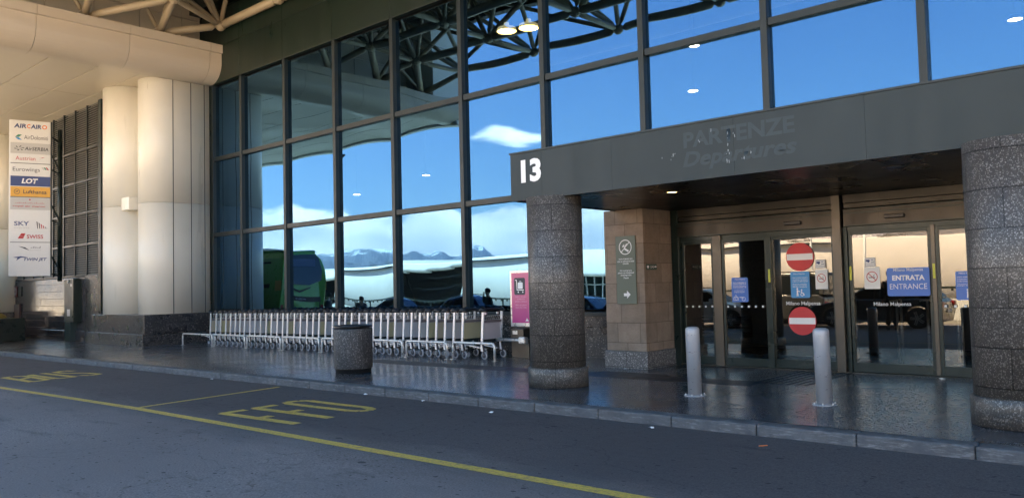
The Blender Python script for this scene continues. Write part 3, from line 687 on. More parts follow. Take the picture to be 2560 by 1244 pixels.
# no entry signs
for cz,wh in((1.945,'upper'),(.835,'lower')):
    T=thing('no_entry_sign','round red no entry sign with white bar, %s one on the glass door'%wh,'sign',(-5.56,YD-.01,cz),0,'no entry signs on the glass')
    l=(-5.56,YD-.01,cz)
    Q(MB().prism([(-5.56+.245*math.cos(2*PI*i/48),cz+.245*math.sin(2*PI*i/48)) for i in range(48)],'y',YD-.008,YD-.004).build('disc',MT['red']),T,l)
    Q(MB().box(-5.79,-5.33,YD-.011,YD-.009,cz-.055,cz+.055).build('bar',MT['white']),T,l)
yb=YD-.012
T,l=sticker(-5.735,-5.40,1.235,1.69,MT['cyan'],yb,'light blue notice between the two red no entry signs')
ST(T,l,'Milano Malpensa',MT['white'],-5.68,1.635,w=.2,y=yb)
for i,s in enumerate(('QUESTO INGRESSO E RISERVATO','AI PASSEGGERI CON DISABILITA','E LORO ACCOMPAGNATORI')): ST(T,l,s,MT['white'],-5.70,1.575-.032*i,w=.27,y=yb,bold=.01)
for i,s in enumerate(('This entrance is reserved for','passengers with disabilities','and their companions')): ST(T,l,s,MT['white'],-5.70,1.47-.03*i,w=.25,y=yb)
def wheelchair(mb,x,z,s,y):
    mb.poly(disc(x,z+.85*s,.1*s,y,12)); barm(mb,x,z+.72*s,x,z+.3*s,.16*s,y); barm(mb,x-.04*s,z+.32*s,x-.06*s,z,.09*s,y); barm(mb,x+.05*s,z+.32*s,x+.07*s,z,.09*s,y); barm(mb,x+.03*s,z+.62*s,x+.35*s,z+.5*s,.07*s,y)
    ringm(mb,x+.55*s,z+.2*s,.14*s,.2*s,y,20); mb.poly(disc(x+.5*s,z+.72*s,.08*s,y,12)); barm(mb,x+.5*s,z+.62*s,x+.5*s,z+.32*s,.1*s,y); barm(mb,x+.5*s,z+.34*s,x+.72*s,z+.32*s,.08*s,y); barm(mb,x+.72*s,z+.34*s,x+.8*s,z+.08*s,.07*s,y)
mb=MB(); wheelchair(mb,-5.62,1.265,.15,yb-.0045); Q(mb.build('pictogram',MT['white']),T,l)
yb=YD-.04
T,l=sticker(-6.83,-6.51,1.17,1.615,MT['blue'],YD-.058,'dark blue notice on the narrow sliding door left of the red signs'); yb=YD-.058
ST(T,l,'Milano Malpensa',MT['white'],-6.76,1.565,w=.2,y=yb)
for i,s in enumerate(('PUOI CHIEDERE AI','NOSTRI ADDETTI DI','INDOSSARE LA MASCHERINA','E DISTANZIARSI 1 M')): ST(T,l,s,MT['white'],-6.80,1.51-.028*i,w=.25,y=yb,bold=.01)
for i,s in enumerate(('You may ask our staff to','wear face masks and','keep the distance')): ST(T,l,s,MT['white'],-6.78,1.385-.026*i,w=.2,y=yb)
mb=MB(); y_=yb-.0045
ringm(mb,-6.745,1.235,.03,.037,y_,4); mb.box(-6.80,-6.70,y_,y_+.001,1.20,1.206); mb.box(-6.80,-6.70,y_,y_+.001,1.25,1.256); mb.box(-6.80,-6.794,y_,y_+.001,1.2,1.25); mb.box(-6.706,-6.70,y_,y_+.001,1.2,1.25)
barm(mb,-6.75,1.30,-6.78,1.255,.006,y_); barm(mb,-6.75,1.30,-6.72,1.255,.006,y_); ringm(mb,-6.60,1.225,.03,.037,y_,14); barm(mb,-6.68,1.255,-6.6,1.255,.012,y_); barm(mb,-6.64,1.235,-6.6,1.235,.008,y_)
Q(mb.build('pictogram',MT['white']),T,l)
# ENTRATA sign on the right door, a little in front of the glass
T,l=sticker(-4.12,-3.49,1.25,1.70,MT['blue'],YD-.06,'wide blue ENTRATA ENTRANCE sign on the right glass door',name='entrance_sign',r=.03,t=.006); yb=YD-.0635
ST(T,l,'Milano Malpensa',MT['white'],-4.02,1.63,w=.44,y=yb,bold=.004)
ST(T,l,'ENTRATA',MT['white'],-4.04,1.50,w=.48,y=yb,bold=.035); ST(T,l,'ENTRANCE',MT['white'],-4.08,1.36,w=.55,h=.085,y=yb,bold=-.008)
T,l=sticker(-3.13,-2.80,1.18,1.62,MT['blue'],YD-.058,'blue notice on the door beside the right column'); yb=YD-.058
ST(T,l,'Milano Malpensa',MT['white'],-3.08,1.57,w=.22,y=yb)
for i,s in enumerate(('QUESTO INGRESSO E RISERVATO','AI PASSEGGERI CON DISABILITA','E LORO ACCOMPAGNATORI')): ST(T,l,s,MT['white'],-3.11,1.52-.032*i,w=.29,y=yb,bold=.01)
for i,s in enumerate(('This entrance is reserved for','passengers with disabilities')): ST(T,l,s,MT['white'],-3.11,1.42-.03*i,w=.27,y=yb)
mb=MB(); wheelchair(mb,-2.97,1.21,.15,yb-.0045); Q(mb.build('pictogram',MT['white']),T,l)
def nosmoke(x0,x1,z0,z1,y,lab):
    T,l=sticker(x0,x1,z0,z1,MT['signwhite'],y,lab,r=.01); mb=MB(); cx=(x0+x1)/2; cz=z0+(z1-z0)*.55; r=(x1-x0)*.36; yy=y-.0045
    ringm(mb,cx,cz,r*.86,r,yy); barm(mb,cx-r*.65,cz+r*.65,cx+r*.65,cz-r*.65,r*.14,yy); Q(mb.build('red_ring',MT['inkred']),T,l)
    mb=MB(); barm(mb,cx-r*.6,cz-r*.12,cx+r*.55,cz-r*.12,r*.16,yy+.001); barm(mb,cx+r*.2,cz+.1*r,cx+r*.45,cz+.4*r,r*.1,yy+.001); Q(mb.build('cigarette',MT['ink']),T,l)
nosmoke(-4.49,-4.245,1.37,1.73,YD-.006,'white no smoking notice with red ring on the right door')
nosmoke(-5.30,-5.09,1.38,1.72,YD-.006,'white no smoking notice with red ring beside the no entry sign')
for x0,lab in((-4.475,'small camera surveillance notice above the no smoking notice on the right door'),(-5.29,'small camera surveillance notice beside the upper no entry sign')):
    T,l=sticker(x0,x0+.17,1.735,1.885,MT['signwhite'],YD-.006,lab,r=.004); mb=MB(); y_=YD-.0105
    mb.box(x0+.008,x0+.162,y_,y_+.001,1.742,1.748); mb.box(x0+.008,x0+.162,y_,y_+.001,1.772,1.777); mb.box(x0+.008,x0+.162,y_,y_+.001,1.872,1.878); mb.box(x0+.006,x0+.011,y_,y_+.001,1.742,1.878); mb.box(x0+.159,x0+.164,y_,y_+.001,1.742,1.878)
    mb.box(x0+.02,x0+.08,y_,y_+.001,1.82,1.85); mb.poly(disc(x0+.06,1.82,.017,y_,12)); mb.box(x0+.1,x0+.14,y_,y_+.001,1.84,1.85); mb.box(x0+.1,x0+.15,y_,y_+.001,1.80,1.81); Q(mb.build('pictogram',MT['navy']),T,l)
def vinyl(s,x,z,w,lab,y=YD-.006,mat='white',h=None):
    o=text(s,MT[mat],(x,y,z),(1,0,0),(0,0,1),w=w,h=h,bold=.005,off=.002,name='vinyl_lettering'); tag(o,lab,'lettering')
vinyl('Milano Malpensa',-4.36,1.075,.57,'white airport name lettering on the right glass door below the blue sign')
vinyl('Milano Malpensa',-5.83,1.09,.60,'white airport name lettering between the two no entry signs',y=YD-.01)
vinyl('ViaMilano.WiFi',-4.27,2.205,.48,'grey wifi lettering at the top of the right glass door',mat='alu')
vinyl('ViaMilano.WiFi',-5.78,2.20,.42,'grey wifi lettering above the upper no entry sign',mat='alu')
vinyl('Milano Malpensa',-2.98,2.03,.5,'grey airport name lettering high on the door beside the right column',mat='alu')
for x,y in((-6.10,YD-.062),(-4.70,YD-.026),(-3.425,YD-.057)):
    o=MB().box(x-.018,x+.018,y-.003,y,1.52,1.75).build('warning_sticker',simple('yellow_sticker',(.55,.55,.08),.5,0,.05)); tag(o,{-6.10:'narrow yellow sticker on the dark post left of the no entry signs',-4.70:'narrow yellow sticker on the left stile of the right door',-3.425:'narrow yellow sticker on the post right of the entrance sign'}[x],'sticker')
# inside the lobby: turnstile posts
for i,(x,y) in enumerate(((-4.45,.9),(-3.95,.9),(-3.6,1.4),(-5.4,1.4),(-3.1,.9))):
    t=thing('barrier_post',['slim steel barrier post behind the no smoking notice inside the door','slim steel barrier post below the entrance sign inside the door','thin steel post at the right inside the entrance door','steel post behind the left sliding door','steel post inside the door beside the right column'][i],'barrier',(x,y,0),0,'steel barrier posts inside the doors')
    MB().tube([(0,0,.02),(0,0,1.15)],.02).tube([(.07,0,.02),(.07,0,1.15)],.02).build('pole',MT['steel'],t); MB().lathe([(.09,0),(.09,.015),(.03,.03)],20).build('foot',MT['steel'],t); MB().tube([(-.12,0,1.13),(.07,0,1.15)],.018).build('arm',MT['steel'],t)
# pillar signs
T=thing('no_smoking_sign','tall green-grey no smoking sign with white arrow on the stone pillar','sign',(-8.45,-1.66,1.18)); l=(-8.45,-1.66,1.18); yb=-1.68
Q(MB().box(-8.670,-8.230,-1.68,-1.662,1.17,2.45).build('panel',MT['olive'],None,.004),T,l)
mb=MB(); y_=yb-.004; ringm(mb,-8.450,2.24,.125,.142,y_); barm(mb,-8.540,2.15,-8.360,2.33,.016,y_); barm(mb,-8.480,2.22,-8.380,2.16,.035,y_); barm(mb,-8.510,2.27,-8.450,2.24,.02,y_); barm(mb,-8.450,2.25,-8.410,2.30,.03,y_); barm(mb,-8.510,2.24,-8.470,2.29,.02,y_); 
mb.box(-8.510,-8.430,y_,y_+.001,1.32,1.375); mb.poly([(-8.440,y_,1.275),(-8.3605,y_,1.35),(-8.440,y_,1.425)]); Q(mb.build('pictogram',MT['white']),T,l)
for i,s in enumerate(('NON FUMARE QUI','USA LE APPOSITE AREE','GRAZIE')): ST(T,l,s,MT['white'],-8.450,2.00-.042*i,w=(.3,.38,.13)[i],y=yb,bold=.012,center=True)
for i,s in enumerate(('No smoking here,','please use designated','smoking areas','Thanks')): ST(T,l,s,MT['white'],-8.450,1.78-.044*i,w=(.27,.36,.24,.12)[i],y=yb,bold=.01,shear=.15,center=True)
T=thing('defibrillator_sign','small dark green heart and arrow sign on the side of the stone pillar','sign',(-8.05,-1.42,1.8)); l=(-8.05,-1.42,1.8)
Q(MB().box(-8.058,-8.05,-1.60,-1.24,1.80,1.91).build('panel',MT['inkgreen'] if False else simple('dark_sign_green',(.02,.06,.04),.5,0,.05)),T,l)
o=text('DAE',MT['white'],(-8.05,-1.46,1.835),(0,1,0),(0,0,1),h=.045,off=.003); Q(o,T,l)
mb=MB(); mb.poly([(-8.047,-1.300,1.84),(-8.047,-1.240,1.86),(-8.047,-1.300,1.88)]); mb.poly([(-8.047,-1.330,1.852),(-8.047,-1.300,1.852),(-8.047,-1.300,1.868),(-8.047,-1.330,1.868)]); mb.poly([(-8.047,-1.550,1.82),(-8.047,-1.510,1.86),(-8.047,-1.530,1.885),(-8.047,-1.550,1.875),(-8.047,-1.570,1.885),(-8.047,-1.590,1.86)]); Q(mb.build('pictogram',MT['white']),T,l)
# ================================================================ bollards, bin
for x,y,lab in((-5.59,-4.35,'silver grey steel bollard in front of the left sliding doors'),(-3.81,-4.33,'silver grey steel bollard nearest the right column')):
    t=thing('bollard',lab,'bollard',(x,y,gz(x)),0,'steel bollards on the kerb side'); t.rotation_euler=(.012 if x<-5 else -.008,-.012,.7)
    MB().lathe([(.0955,.012),(.096,.86),(.096,.905),(.088,.93),(.06,.945),(.001,.95)],40).build('post',MT['silver'],t)
    MB().lathe([(.15,0),(.15,.01),(.10,.014)],40).build('base_plate',MT['silver'],t)
    for a in range(6):
        q=a*PI/3; MB().lathe([(.01,.01),(.01,.028),(.006,.034)],6,(.127*math.cos(q),.127*math.sin(q),0)).build('bolt',MT['steel'],t)
    sc=MB(); rr=random.Random(int(-x*10))
    for i in range(16):
        a=rr.uniform(-2.6,0.2); z=rr.choice([.36,.365,.37,.1,.84,.86,.6,.2])+rr.uniform(-.01,.01); s=rr.uniform(.006,.02); R_=.0965
        sc.poly([(R_*math.cos(a-s/.1),R_*math.sin(a-s/.1),z-s*.2),(R_*math.cos(a+s/.1),R_*math.sin(a+s/.1),z-s*.25),(R_*math.cos(a+s/.12),R_*math.sin(a+s/.12),z+s*.3),(R_*math.cos(a-s/.13),R_*math.sin(a-s/.13),z+s*.2)])
    sc.build('paint_chips',MT['ink'],t)
BN=thing('litter_bin','round speckled concrete litter bin standing near the kerb','bin',(-12.84,-4.61,gz(-12.84)))
MB().lathe([(.385,.0),(.385,.07),(.40,.075)],48).build('foot_ring',MT['dark'],BN)
MB().lathe([(.405,.08),(.415,.10),(.425,.82),(.41,.845)],64).build('body',MT['bin'],BN)
MB().lathe([(.36,.86),(.415,.865),(.425,.885),(.40,.905),(.33,.91),(.31,.80)],48).build('metal_rim',MT['black'],BN); BN.scale=(.9,.9,1.02); BN.location=(-12.95,-4.62,gz(-12.9))
# ================================================================ trolley kiosk with pink poster
K=thing('trolley_kiosk','steel trolley deposit kiosk with a pink poster beside the round column','kiosk',(-11.6,-1.1,0)); kl_=(-11.6,-1.1,0)
Q(MB().box(-11.85,-11.23,-1.12,-1.04,.68,1.90).build('poster_frame',MT['steel'],None,.008),K,kl_)
def m_pink():
    t=NB('pink_graduated_poster'); s=t.new('ShaderNodeSeparateXYZ',{0:t.tc.outputs['Object']})
    t.put(t.b.inputs['Base Color'],t.mix(t.rng(s.outputs[2],.75,1.4),C(.50,.03,.22),C(.66,.13,.26))); t.b.inputs['Roughness'].default_value=.35; return t.m
po=Q(MB().box(-11.80,-11.27,-1.126,-1.121,.76,1.85).build('poster',m_pink()),K,kl_)
mb=MB(); mb.prism(rrect(-11.72,-11.40,1.37,1.74,.04),'y',-1.1285,-1.127); o=Q(mb.build('pictogram_panel',MT['ink']),K,kl_)
y_=-1.1295; mb=MB(); barm(mb,-11.69,1.69,-11.64,1.69,.016,y_); barm(mb,-11.645,1.69,-11.635,1.47,.018,y_); barm(mb,-11.64,1.475,-11.44,1.475,.018,y_); mb.poly(disc(-11.60,1.43,.018,y_,14)); mb.poly(disc(-11.47,1.43,.018,y_,14))
mb.prism(rrect(-11.61,-11.47,1.50,1.64,.02),'y',y_,y_+.0005); barm(mb,-11.57,1.66,-11.51,1.66,.012,y_); Q(mb.build('pictogram',MT['white']),K,kl_)
for i,s in enumerate(('DOPO L UTILIZZO','SI PREGA DI','RIPORRE IL CARRELLO')): ST(K,kl_,s,MT['pinkl'],-11.53,1.31-.05*i,w=(.3,.22,.34)[i],y=-1.1265,center=True,bold=.01)
for i,s in enumerate(('After use please','return the trolley')): ST(K,kl_,s,MT['pinkl'],-11.53,1.12-.05*i,w=.32,y=-1.1265,center=True)
mb=MB(); mb.poly([(-11.42,-1.128,.80),(-11.31,-1.128,.80),(-11.35,-1.128,.83),(-11.37,-1.128,.87),(-11.385,-1.128,.825)]); Q(mb.build('emblem',MT['white']),K,kl_)
Q(MB().box(-11.9,-11.18,-1.17,-.98,.66,.675).build('shelf',MT['alu'],None,.003),K,kl_)
Q(MB().box(-11.72,-11.35,-1.28,-1.02,.44,.64).build('coin_box',MT['alu'],None,.012),K,kl_)
Q(MB().box(-11.66,-11.52,-1.284,-1.281,.52,.60).build('coin_slot_plate',MT['steel']),K,kl_)
Q(MB().tube([(-12.3,-1.32,.40),(-11.45,-1.32,.40),(-11.3,-1.32,.40)],.035,14).build('guide_rail',MT['steel']),K,kl_)
Q(MB().box(-11.42,-11.24,-1.38,-1.26,.33,.47).build('end_stop',MT['steel'],None,.02),K,kl_)
Q(MB().box(-11.84,-11.50,-1.12,-.98,.0,.42).box(-11.47,-11.30,-1.16,-.96,.0,.40).build('pedestal',MT['alu'],None,.006),K,kl_)
Q(MB().box(-12.0,-11.35,-1.25,-.9,-.001,.008).build('foot_plate',MT['alu'],None,.002),K,kl_)
K.location=(-11.95,-.76,gz(-11.95)); K.scale=(1.03,1.03,1.03)
# ================================================================ guard rails
hoops=[(-26.065, -24.088), (-23.947, -22.113), (-21.975, -20.165), (-20.029, -18.287), (-18.153, -16.545), (-16.411, -14.866), (-14.713, -13.316), (-13.164, -11.868)]
ordn=['first from the left','second from the left','third from the left','fourth from the left','fifth from the left','behind the litter bin','second from the right','at the right end beside the kiosk']
for i,(a,b) in enumerate(hoops):
    y=-1.74 if i<7 else -1.70
    t=thing('guard_rail','low bent steel guard rail along the trolleys, '+ordn[i],'guard rail',((a+b)/2,y,gz((a+b)/2)),0,'low guard rails along the trolleys')
    c=(a+b)/2; pts=[(a-c,0,0),(a-c,0,.30)]+[(a-c+.08-.08*math.cos(q),0,.30+.08*math.sin(q)) for q in(.4,.8,1.2,PI/2)]+[(b-c-.08,0,.38)]+[(b-c-.08+.08*math.sin(q),0,.30+.08*math.cos(q)) for q in(.4,.8,1.2)]+[(b-c,0,.30),(b-c,0,0)]
    MB().tube(pts,.028,12).build('tube',MT['steel'],t); MB().box(a-c-.05,a-c+.05,-.05,.05,0,.008).box(b-c-.05,b-c+.05,-.05,.05,0,.008).build('foot_plate',MT['steel'],t)
# ================================================================ luggage trolleys
TX=[-24.71, -24.36, -24.02, -23.73, -23.42, -23.13, -22.85, -22.6, -22.26, -21.97, -21.67, -21.36, -21.07, -20.77, -20.48, -20.21, -19.88, -19.56, -19.25, -18.95, -18.67, -18.36, -18.06, -17.74, -17.49, -17.19, -16.87, -16.57, -16.29, -16.01, -15.72, -15.44, -15.13, -14.83, -14.54, -14.25, -13.93, -13.65, -13.36, -13.07, -12.48]
MT['tgrey']=simple('pale_grey_advert_panel',(.50,.51,.55),.35,0,.08); MT['tyel']=simple('pale_olive_advert_panel',(.48,.44,.28),.4,0,.08); MT['twhite']=simple('white_advert_panel',(.60,.62,.66),.35,0,.06); MT['tbei']=simple('beige_advert_panel',(.48,.42,.32),.4,0,.08)
MT['mauve']=simple('mauve_grey_plastic',(.20,.17,.18),.5,0,.08)
W2=.33
def make_trolley():
    t=thing('luggage_trolley','x','trolley')
    for s in(-1,1): MB().box(-.03,.03,s*W2-.014,s*W2+.014,.36,1.03,Matrix.Shear('XZ',4,(0.0,0.0)) if False else Matrix(((1,0,.075,-.03),(0,1,0,0),(0,0,1,0),(0,0,0,1)))).build('post',MT['alubright'],t)
    h=MB().tube([(.02,-W2-.02,1.055),(.07,-W2*.5,1.07),(.09,0,1.075),(.07,W2*.5,1.07),(.02,W2+.02,1.055)],.024,8).tube([(-.05,-W2-.01,1.03),(.03,-W2-.01,1.06),(.15,-W2+.01,1.02)],.03,8,rs=[.034,.056,.022]).tube([(-.05,W2+.01,1.03),(.03,W2+.01,1.06),(.15,W2-.01,1.02)],.03,8,rs=[.034,.056,.022]); h.build('handle',MT['black'],t)
    MB().box(.0,.03,-W2+.10,-W2+.15,.955,1.0).box(.0,.03,W2-.15,W2-.1,.955,1.0).build('reflector',MT['alubright'],t)
    b=MB(); 
    for i in range(9):
        y=-W2+.05+i*(2*W2-.1)/8; b.tube([(.045,y,.84),(.10,y,.84),(.125,y,.93)],.0035,5)
    b.tube([(.045,-W2+.04,.84),(.045,W2-.04,.84)],.004,5); b.tube([(.125,-W2+.04,.93),(.125,W2-.04,.93)],.004,5); b.build('basket',MT['steel'],t)
    MB().box(.025,.04,-W2+.02,W2-.02,.78,.83).build('crossbar',MT['mauve'],t)
    MB().box(.0,.014,-W2+.025,W2-.025,.42,.775).build('advert_panel',MT['tgrey'],t)
    MB().box(-.02,.02,-W2+.01,W2-.01,.375,.425).build('lower_crossbar',MT['mull'],t)
    fr_=MB(); 
    for s in(-1,1): fr_.box(-.78,.0,s*.2-.03,s*.2+.03,.0,.025,Matrix(((1,0,0,0),(0,1,0,0),(-.14,0,1,.20),(0,0,0,1))))
    fr_.box(-.8,-.74,-.23,.23,.28,.31); fr_.build('tray',MT['alubright'],t)
    for s in(-1,1):
        MB().prism([(-.035,.35),(.0,.35),(.035,.17),(-.03,.18)],'y',s*W2-.02,s*W2+.02).build('fork',MT['alubright'],t)
        MB().prism([(.0,.35),(.03,.35),(.085,.10),(.045,.07),(.01,.17)],'y',s*W2-.016,s*W2+.016).build('caster_arm',MT['hub'],t)
        wh=MB().lathe([(.058,-.016),(.08,-.014),(.085,0),(.08,.014),(.058,.016)],24,(.06,s*W2-.0,.087),'y').build('wheel',MT['wheel'],t)
        MB().lathe([(.001,-.019),(.056,-.018),(.057,0),(.056,.018),(.001,.019)],20,(.06,s*W2-.0,.087),'y').build('hub',MT['hub'],wh)
    wh=MB().lathe([(.035,-.014),(.058,-.012),(.062,0),(.058,.012),(.035,.014)],20,(-.72,0,.064),'y').build('wheel',MT['wheel'],t)
    MB().box(-.75,-.70,-.03,.03,.1,.29).build('fork',MT['hub'],t)
    return t
tp=make_trolley(); rr=random.Random(5)
pm={k:MT[k] for k in('tgrey','tyel','twhite','tbei')}
def words(i,n,col):
    if i==0: return 'luggage trolley at the far left end of the nested row, %s panel'%col
    if i==n-1: return 'last luggage trolley at the right end of the row, pulled out a little, %s panel'%col
    if i==n-2: return 'luggage trolley second from the right end of the row, %s panel'%col
    from_r=n-1-i
    return ('nested luggage trolley with %s panel, '%col)+('number %d counted from the left end of the row'%(i+1) if i<=from_r else 'number %d counted from the right end of the row'%(from_r+1))
seq={0:'tbei',2:'tyel',3:'tbei',11:'tyel',15:'tyel',20:'tyel',24:'tyel',30:'tyel',35:'tyel',36:'tbei',39:'tyel',40:'tgrey'}
cn={'tgrey':'grey','tyel':'olive','twhite':'white','tbei':'beige'}
pmesh={}
n=len(TX)
for i,x in enumerate(TX):
    t=tp if i==0 else copy_tree(tp)
    t.location=(x,-1.48+.33+rr.uniform(-.012,.012),gz(x)); t.scale=(1,1,1.04); t.rotation_euler=(0,0,rr.uniform(-.03,.03)+(.05 if i==n-1 else 0))
    c=seq.get(i,rr.choice(['tgrey','tgrey','twhite']))
    ad=[o for o in t.children if o.name.startswith('advert_panel')][0]
    if c not in pmesh:
        me=ad.data.copy(); me.materials.clear(); me.materials.append(pm[c]); pmesh[c]=me
    ad.data=pmesh[c]
    t['label']=words(i,n,cn[c]); t['group']='luggage trolleys nested in a row under the windows'
# ================================================================ airline sign tower
ang=math.atan2(.833,-.553)  # placed by the left wall, turned to face the drop-off
SC=Vector((-34.6,-3.7,0)); face=Vector((0,-D,0))-SC; face.z=0; face.normalize(); ux=Vector((-face.y,face.x,0)); 
if ux.dot(Vector((1,0,0)))<0: ux=-ux
ux=Vector((0,0,1)).cross(face); 
SG=thing('airline_sign_tower','tall white sign tower listing airlines beside the louvred wall','sign',SC)
sw,sz0,sz1=.695,2.41,8.47
Ms=Matrix((( ux.x,face.x,0,0),(ux.y,face.y,0,0),(0,0,1,0),(0,0,0,1)))
def SB(name,mat,b,bev=0,ry=Ms):
    o=MB().box(*b,m=Ms).build(name,mat,SG,bev); return o
SB('sign_body',MT['signwhite'],(-sw,sw,-.12,-.0,sz0,sz1),.01)
SB('side_casing',MT['mull'],(sw+.002,sw+.05,-.14,-.01,sz0-.02,sz1+.02),.004)
names=[('AIRCAIRO','navy','signwhite'),('AirDolomiti','ink','signwhite'),('AirSERBIA','ink','grey'),('Austrian','inkred','signwhite'),('Eurowings','ink','signwhite'),('LOT','white','navy'),('Lufthansa','ink','yelo'),('royal air maroc','inkred','grey'),(None,None,None),('SKY','ink','signwhite'),('SWISS','inkred','signwhite'),('KUWAIT','ink','signwhite'),('TWIN JET','navy','signwhite')]
ybs=[291,321,348,377,401,433,460,487,520,545,573,602,631,659]
def zz(p): return sz1-(p-291)/(688-291)*(sz1-sz0)
for i,(s,c,bgc) in enumerate(names):
    za,zb=zz(ybs[i]),zz(ybs[i+1])
    if s is None: continue
    pn=SB('name_panel',MT[bgc],(-sw+.05,sw-.01,.001,.02,zb+.012,za-.012),.003); hh=za-zb
    def T_(s,mat,x,z,w,h,**k):
        o=text(s,mat,Ms@Vector((x,.02,z)),ux,(0,0,1),w=w,h=h,off=.004,**k); o.parent=pn; return o
    def Sh(pts,mat,nm='emblem'):
        o=MB().poly([Ms@Vector((x,.024,z)) for x,z in pts]).build(nm,MT[mat],pn); return o
    zm=zb+hh*.32
    if s=='AIRCAIRO': T_('AIR',MT['navy'],-.54,zm,.42,.17,bold=.03,shear=.1); T_('C',MT['orange'],-.11,zm,.12,.17,bold=.03); T_('AIR',MT['navy'],.02,zm,.36,.17,bold=.03,shear=.1); T_('O',MT['orange'],.40,zm,.17,.17,bold=.03)
    elif s=='AirDolomiti': T_(s,MT['ink'],-.2,zm,.8,.16); Sh([(-.5,zm+.07),(-.4,zm+.17),(-.27,zm+.17),(-.38,zm+.07)],'inkgreen'); Sh([(-.5,zm+.06),(-.38,zm+.06),(-.27,zm-.04),(-.4,zm-.03)],'cyan')
    elif s=='AirSERBIA':
        T_(s,MT['ink'],-.18,zm,.8,.14,bold=.01,shear=.15)
        for k in range(6): a=k*PI/3; Sh([(-.36+.03*math.cos(a+1),zm+.07+.03*math.sin(a+1)),(-.36+.17*math.cos(a),zm+.07+.1*math.sin(a)),(-.36+.16*math.cos(a+.35),zm+.07+.1*math.sin(a+.35))],'ink')
    elif s=='Austrian': T_(s,MT['inkred'],-.48,zm,.66,.15); Sh([(.28,zm),(.38,zm+.1),(.5,zm+.15),(.3,zm+.13),(.42,zm+.13)],'inkred')
    elif s=='Eurowings':
        T_(s,MT['ink'],-.57,zm-.03,.9,.2); 
        for k,cn_ in enumerate(('grey','inkgreen','inkred')): Sh([(.38+.07*k,zm+.2),(.43+.07*k,zm+.2),(.5+.07*k,zm+.1),(.45+.07*k,zm+.1)],cn_)
    elif s=='LOT': T_(s,MT['white'],-.28,zm-.02,.55,.2,bold=.04,shear=.2)
    elif s=='Lufthansa':
        T_(s,MT['ink'],-.22,zm,.78,.15,bold=.012); mb=MB()
        for k in range(24):
            a,b=2*PI*k/24,2*PI*(k+1)/24; mb.poly([Ms@Vector((-.43+r_*math.cos(q),.024,zm+.07+r_*math.sin(q))) for r_,q in((.085,a),(.1,a),(.1,b),(.085,b))])
        mb.build('emblem',MT['ink'],pn); Sh([(-.5,zm+.07),(-.43,zm+.09),(-.37,zm+.12),(-.42,zm+.05)],'ink')
    elif s=='royal air maroc':
        T_(s,MT['inkred'],-.56,zm-.06,1.08,.075,bold=.02); Sh([(-.03,zm+.24),(.0,zm+.28),(.03,zm+.24),(.0,zm+.2)],'inkred')
        for k in range(16): x=-.5+k*.062; Sh([(x,zm+.09),(x+.05,zm+.09),(x+.05,zm+.105+.03*((k*7)%3)),(x+.03,zm+.105)],'inkred')
    elif s=='SKY':
        T_('SKY',MT['navy'],-.52,zm+.06,.5,.17,bold=.02); T_('express',MT['grey'],-.52,zm-.07,.5,.07)
        for k in range(6): Sh([(.22+.07*k,zm+.24-.05*k),(.26+.07*k,zm+.21-.05*k),(.28+.07*k,zm-.06),(.25+.07*k,zm-.04)],'inkred' if k in(2,3) else 'ink')
    elif s=='SWISS': T_(s,MT['inkred'],-.1,zm,.55,.15,bold=.02); Sh([(-.4,zm),(-.22,zm),(-.14,zm+.2),(-.28,zm+.2)],'inkred'); Sh([(-.31,zm+.07),(-.2,zm+.07),(-.2,zm+.1),(-.31,zm+.1)],'white'); 
    elif s=='KUWAIT':
        T_(s,MT['grey'],.02,zm-.03,.36,.06); Sh([(-.38,zm+.15),(-.15,zm+.1),(.0,zm-.02),(-.15,zm+.04)],'ink')
        for k in range(5): x=.02+k*.07; Sh([(x,zm+.08),(x+.06,zm+.08),(x+.06,zm+.1+.03*((k*5)%3)),(x+.03,zm+.1)],'ink')
    elif s=='TWIN JET': T_(s,MT['navy'],-.2,zm-.02,.78,.15,bold=.025,shear=.25); T_('Powered by Zephyr',MT['ink'],-.2,zm-.09,.7,.04,bold=.02) if False else None; Sh([(-.56,zm+.15),(-.3,zm+.19),(-.05,zm+.16),(-.3,zm+.13),(-.45,zm+.02),(-.4,zm+.12)],'navy')
for p_ in(401,487,602): SB('divider',MT['mull'],(-sw+.05,sw-.01,.001,.018,zz(p_)-.035,zz(p_)+.009))
fr=MB()
B_=lambda p:Ms@Vector(p)
fr.tube([B_((sw+.35,-1.0,sz0-.2)),B_((sw+.35,-1.0,sz1-.1))],.09,4)
for z in (2.5,4.6,6.6,7.9): fr.tube([B_((sw+.03,-.08,z)),B_((sw+.35,-1.0,z-.08))],.03,6)
for z in (3.2,5.2,7.2): fr.tube([B_((sw+.03,-.08,z)),B_((sw+.35,-1.0,z-.55))],.03,6)
fr.build('support_frame',MT['frame'],SG)
# hose sign, cabinet, red cupboard, planter, left edge things
t=thing('fire_hose_sign','small dark red fire hose sign on the low granite wall','sign',(-42.9+1.3,-2.12,1.65))
MB().box(-.25,.25,-.02,0,-.02,.46).build('panel',simple('dark_red_sign',(.16,.01,.015),.5,0,.1),t); mb=MB()
for r_ in(.06,.11,.16): ringm(mb,0,.22,r_,r_+.025,-.023,20)
mb.build('hose_symbol',MT['grey'],t)
t=thing('plate','small grey plate beside the fire hose sign','plate',(-41.0,-2.12,1.65)); MB().box(-.2,.2,-.02,0,.0,.44).build('panel',MT['mull'],t,.004)
t=thing('hose_cupboard','pinkish hose cupboard set against the granite wall','cupboard',(-41.3,-2.12,-.2)); MB().box(-.45,.33,-.03,0,.72,1.5).build('door',simple('pink_grey_cupboard',(.30,.20,.17),.4,0,.1),t,.006); MB().box(.34,.42,-.05,0,.0,1.52).build('frame',simple('dark_red_frame',(.06,.01,.012),.5,0,.1),t)
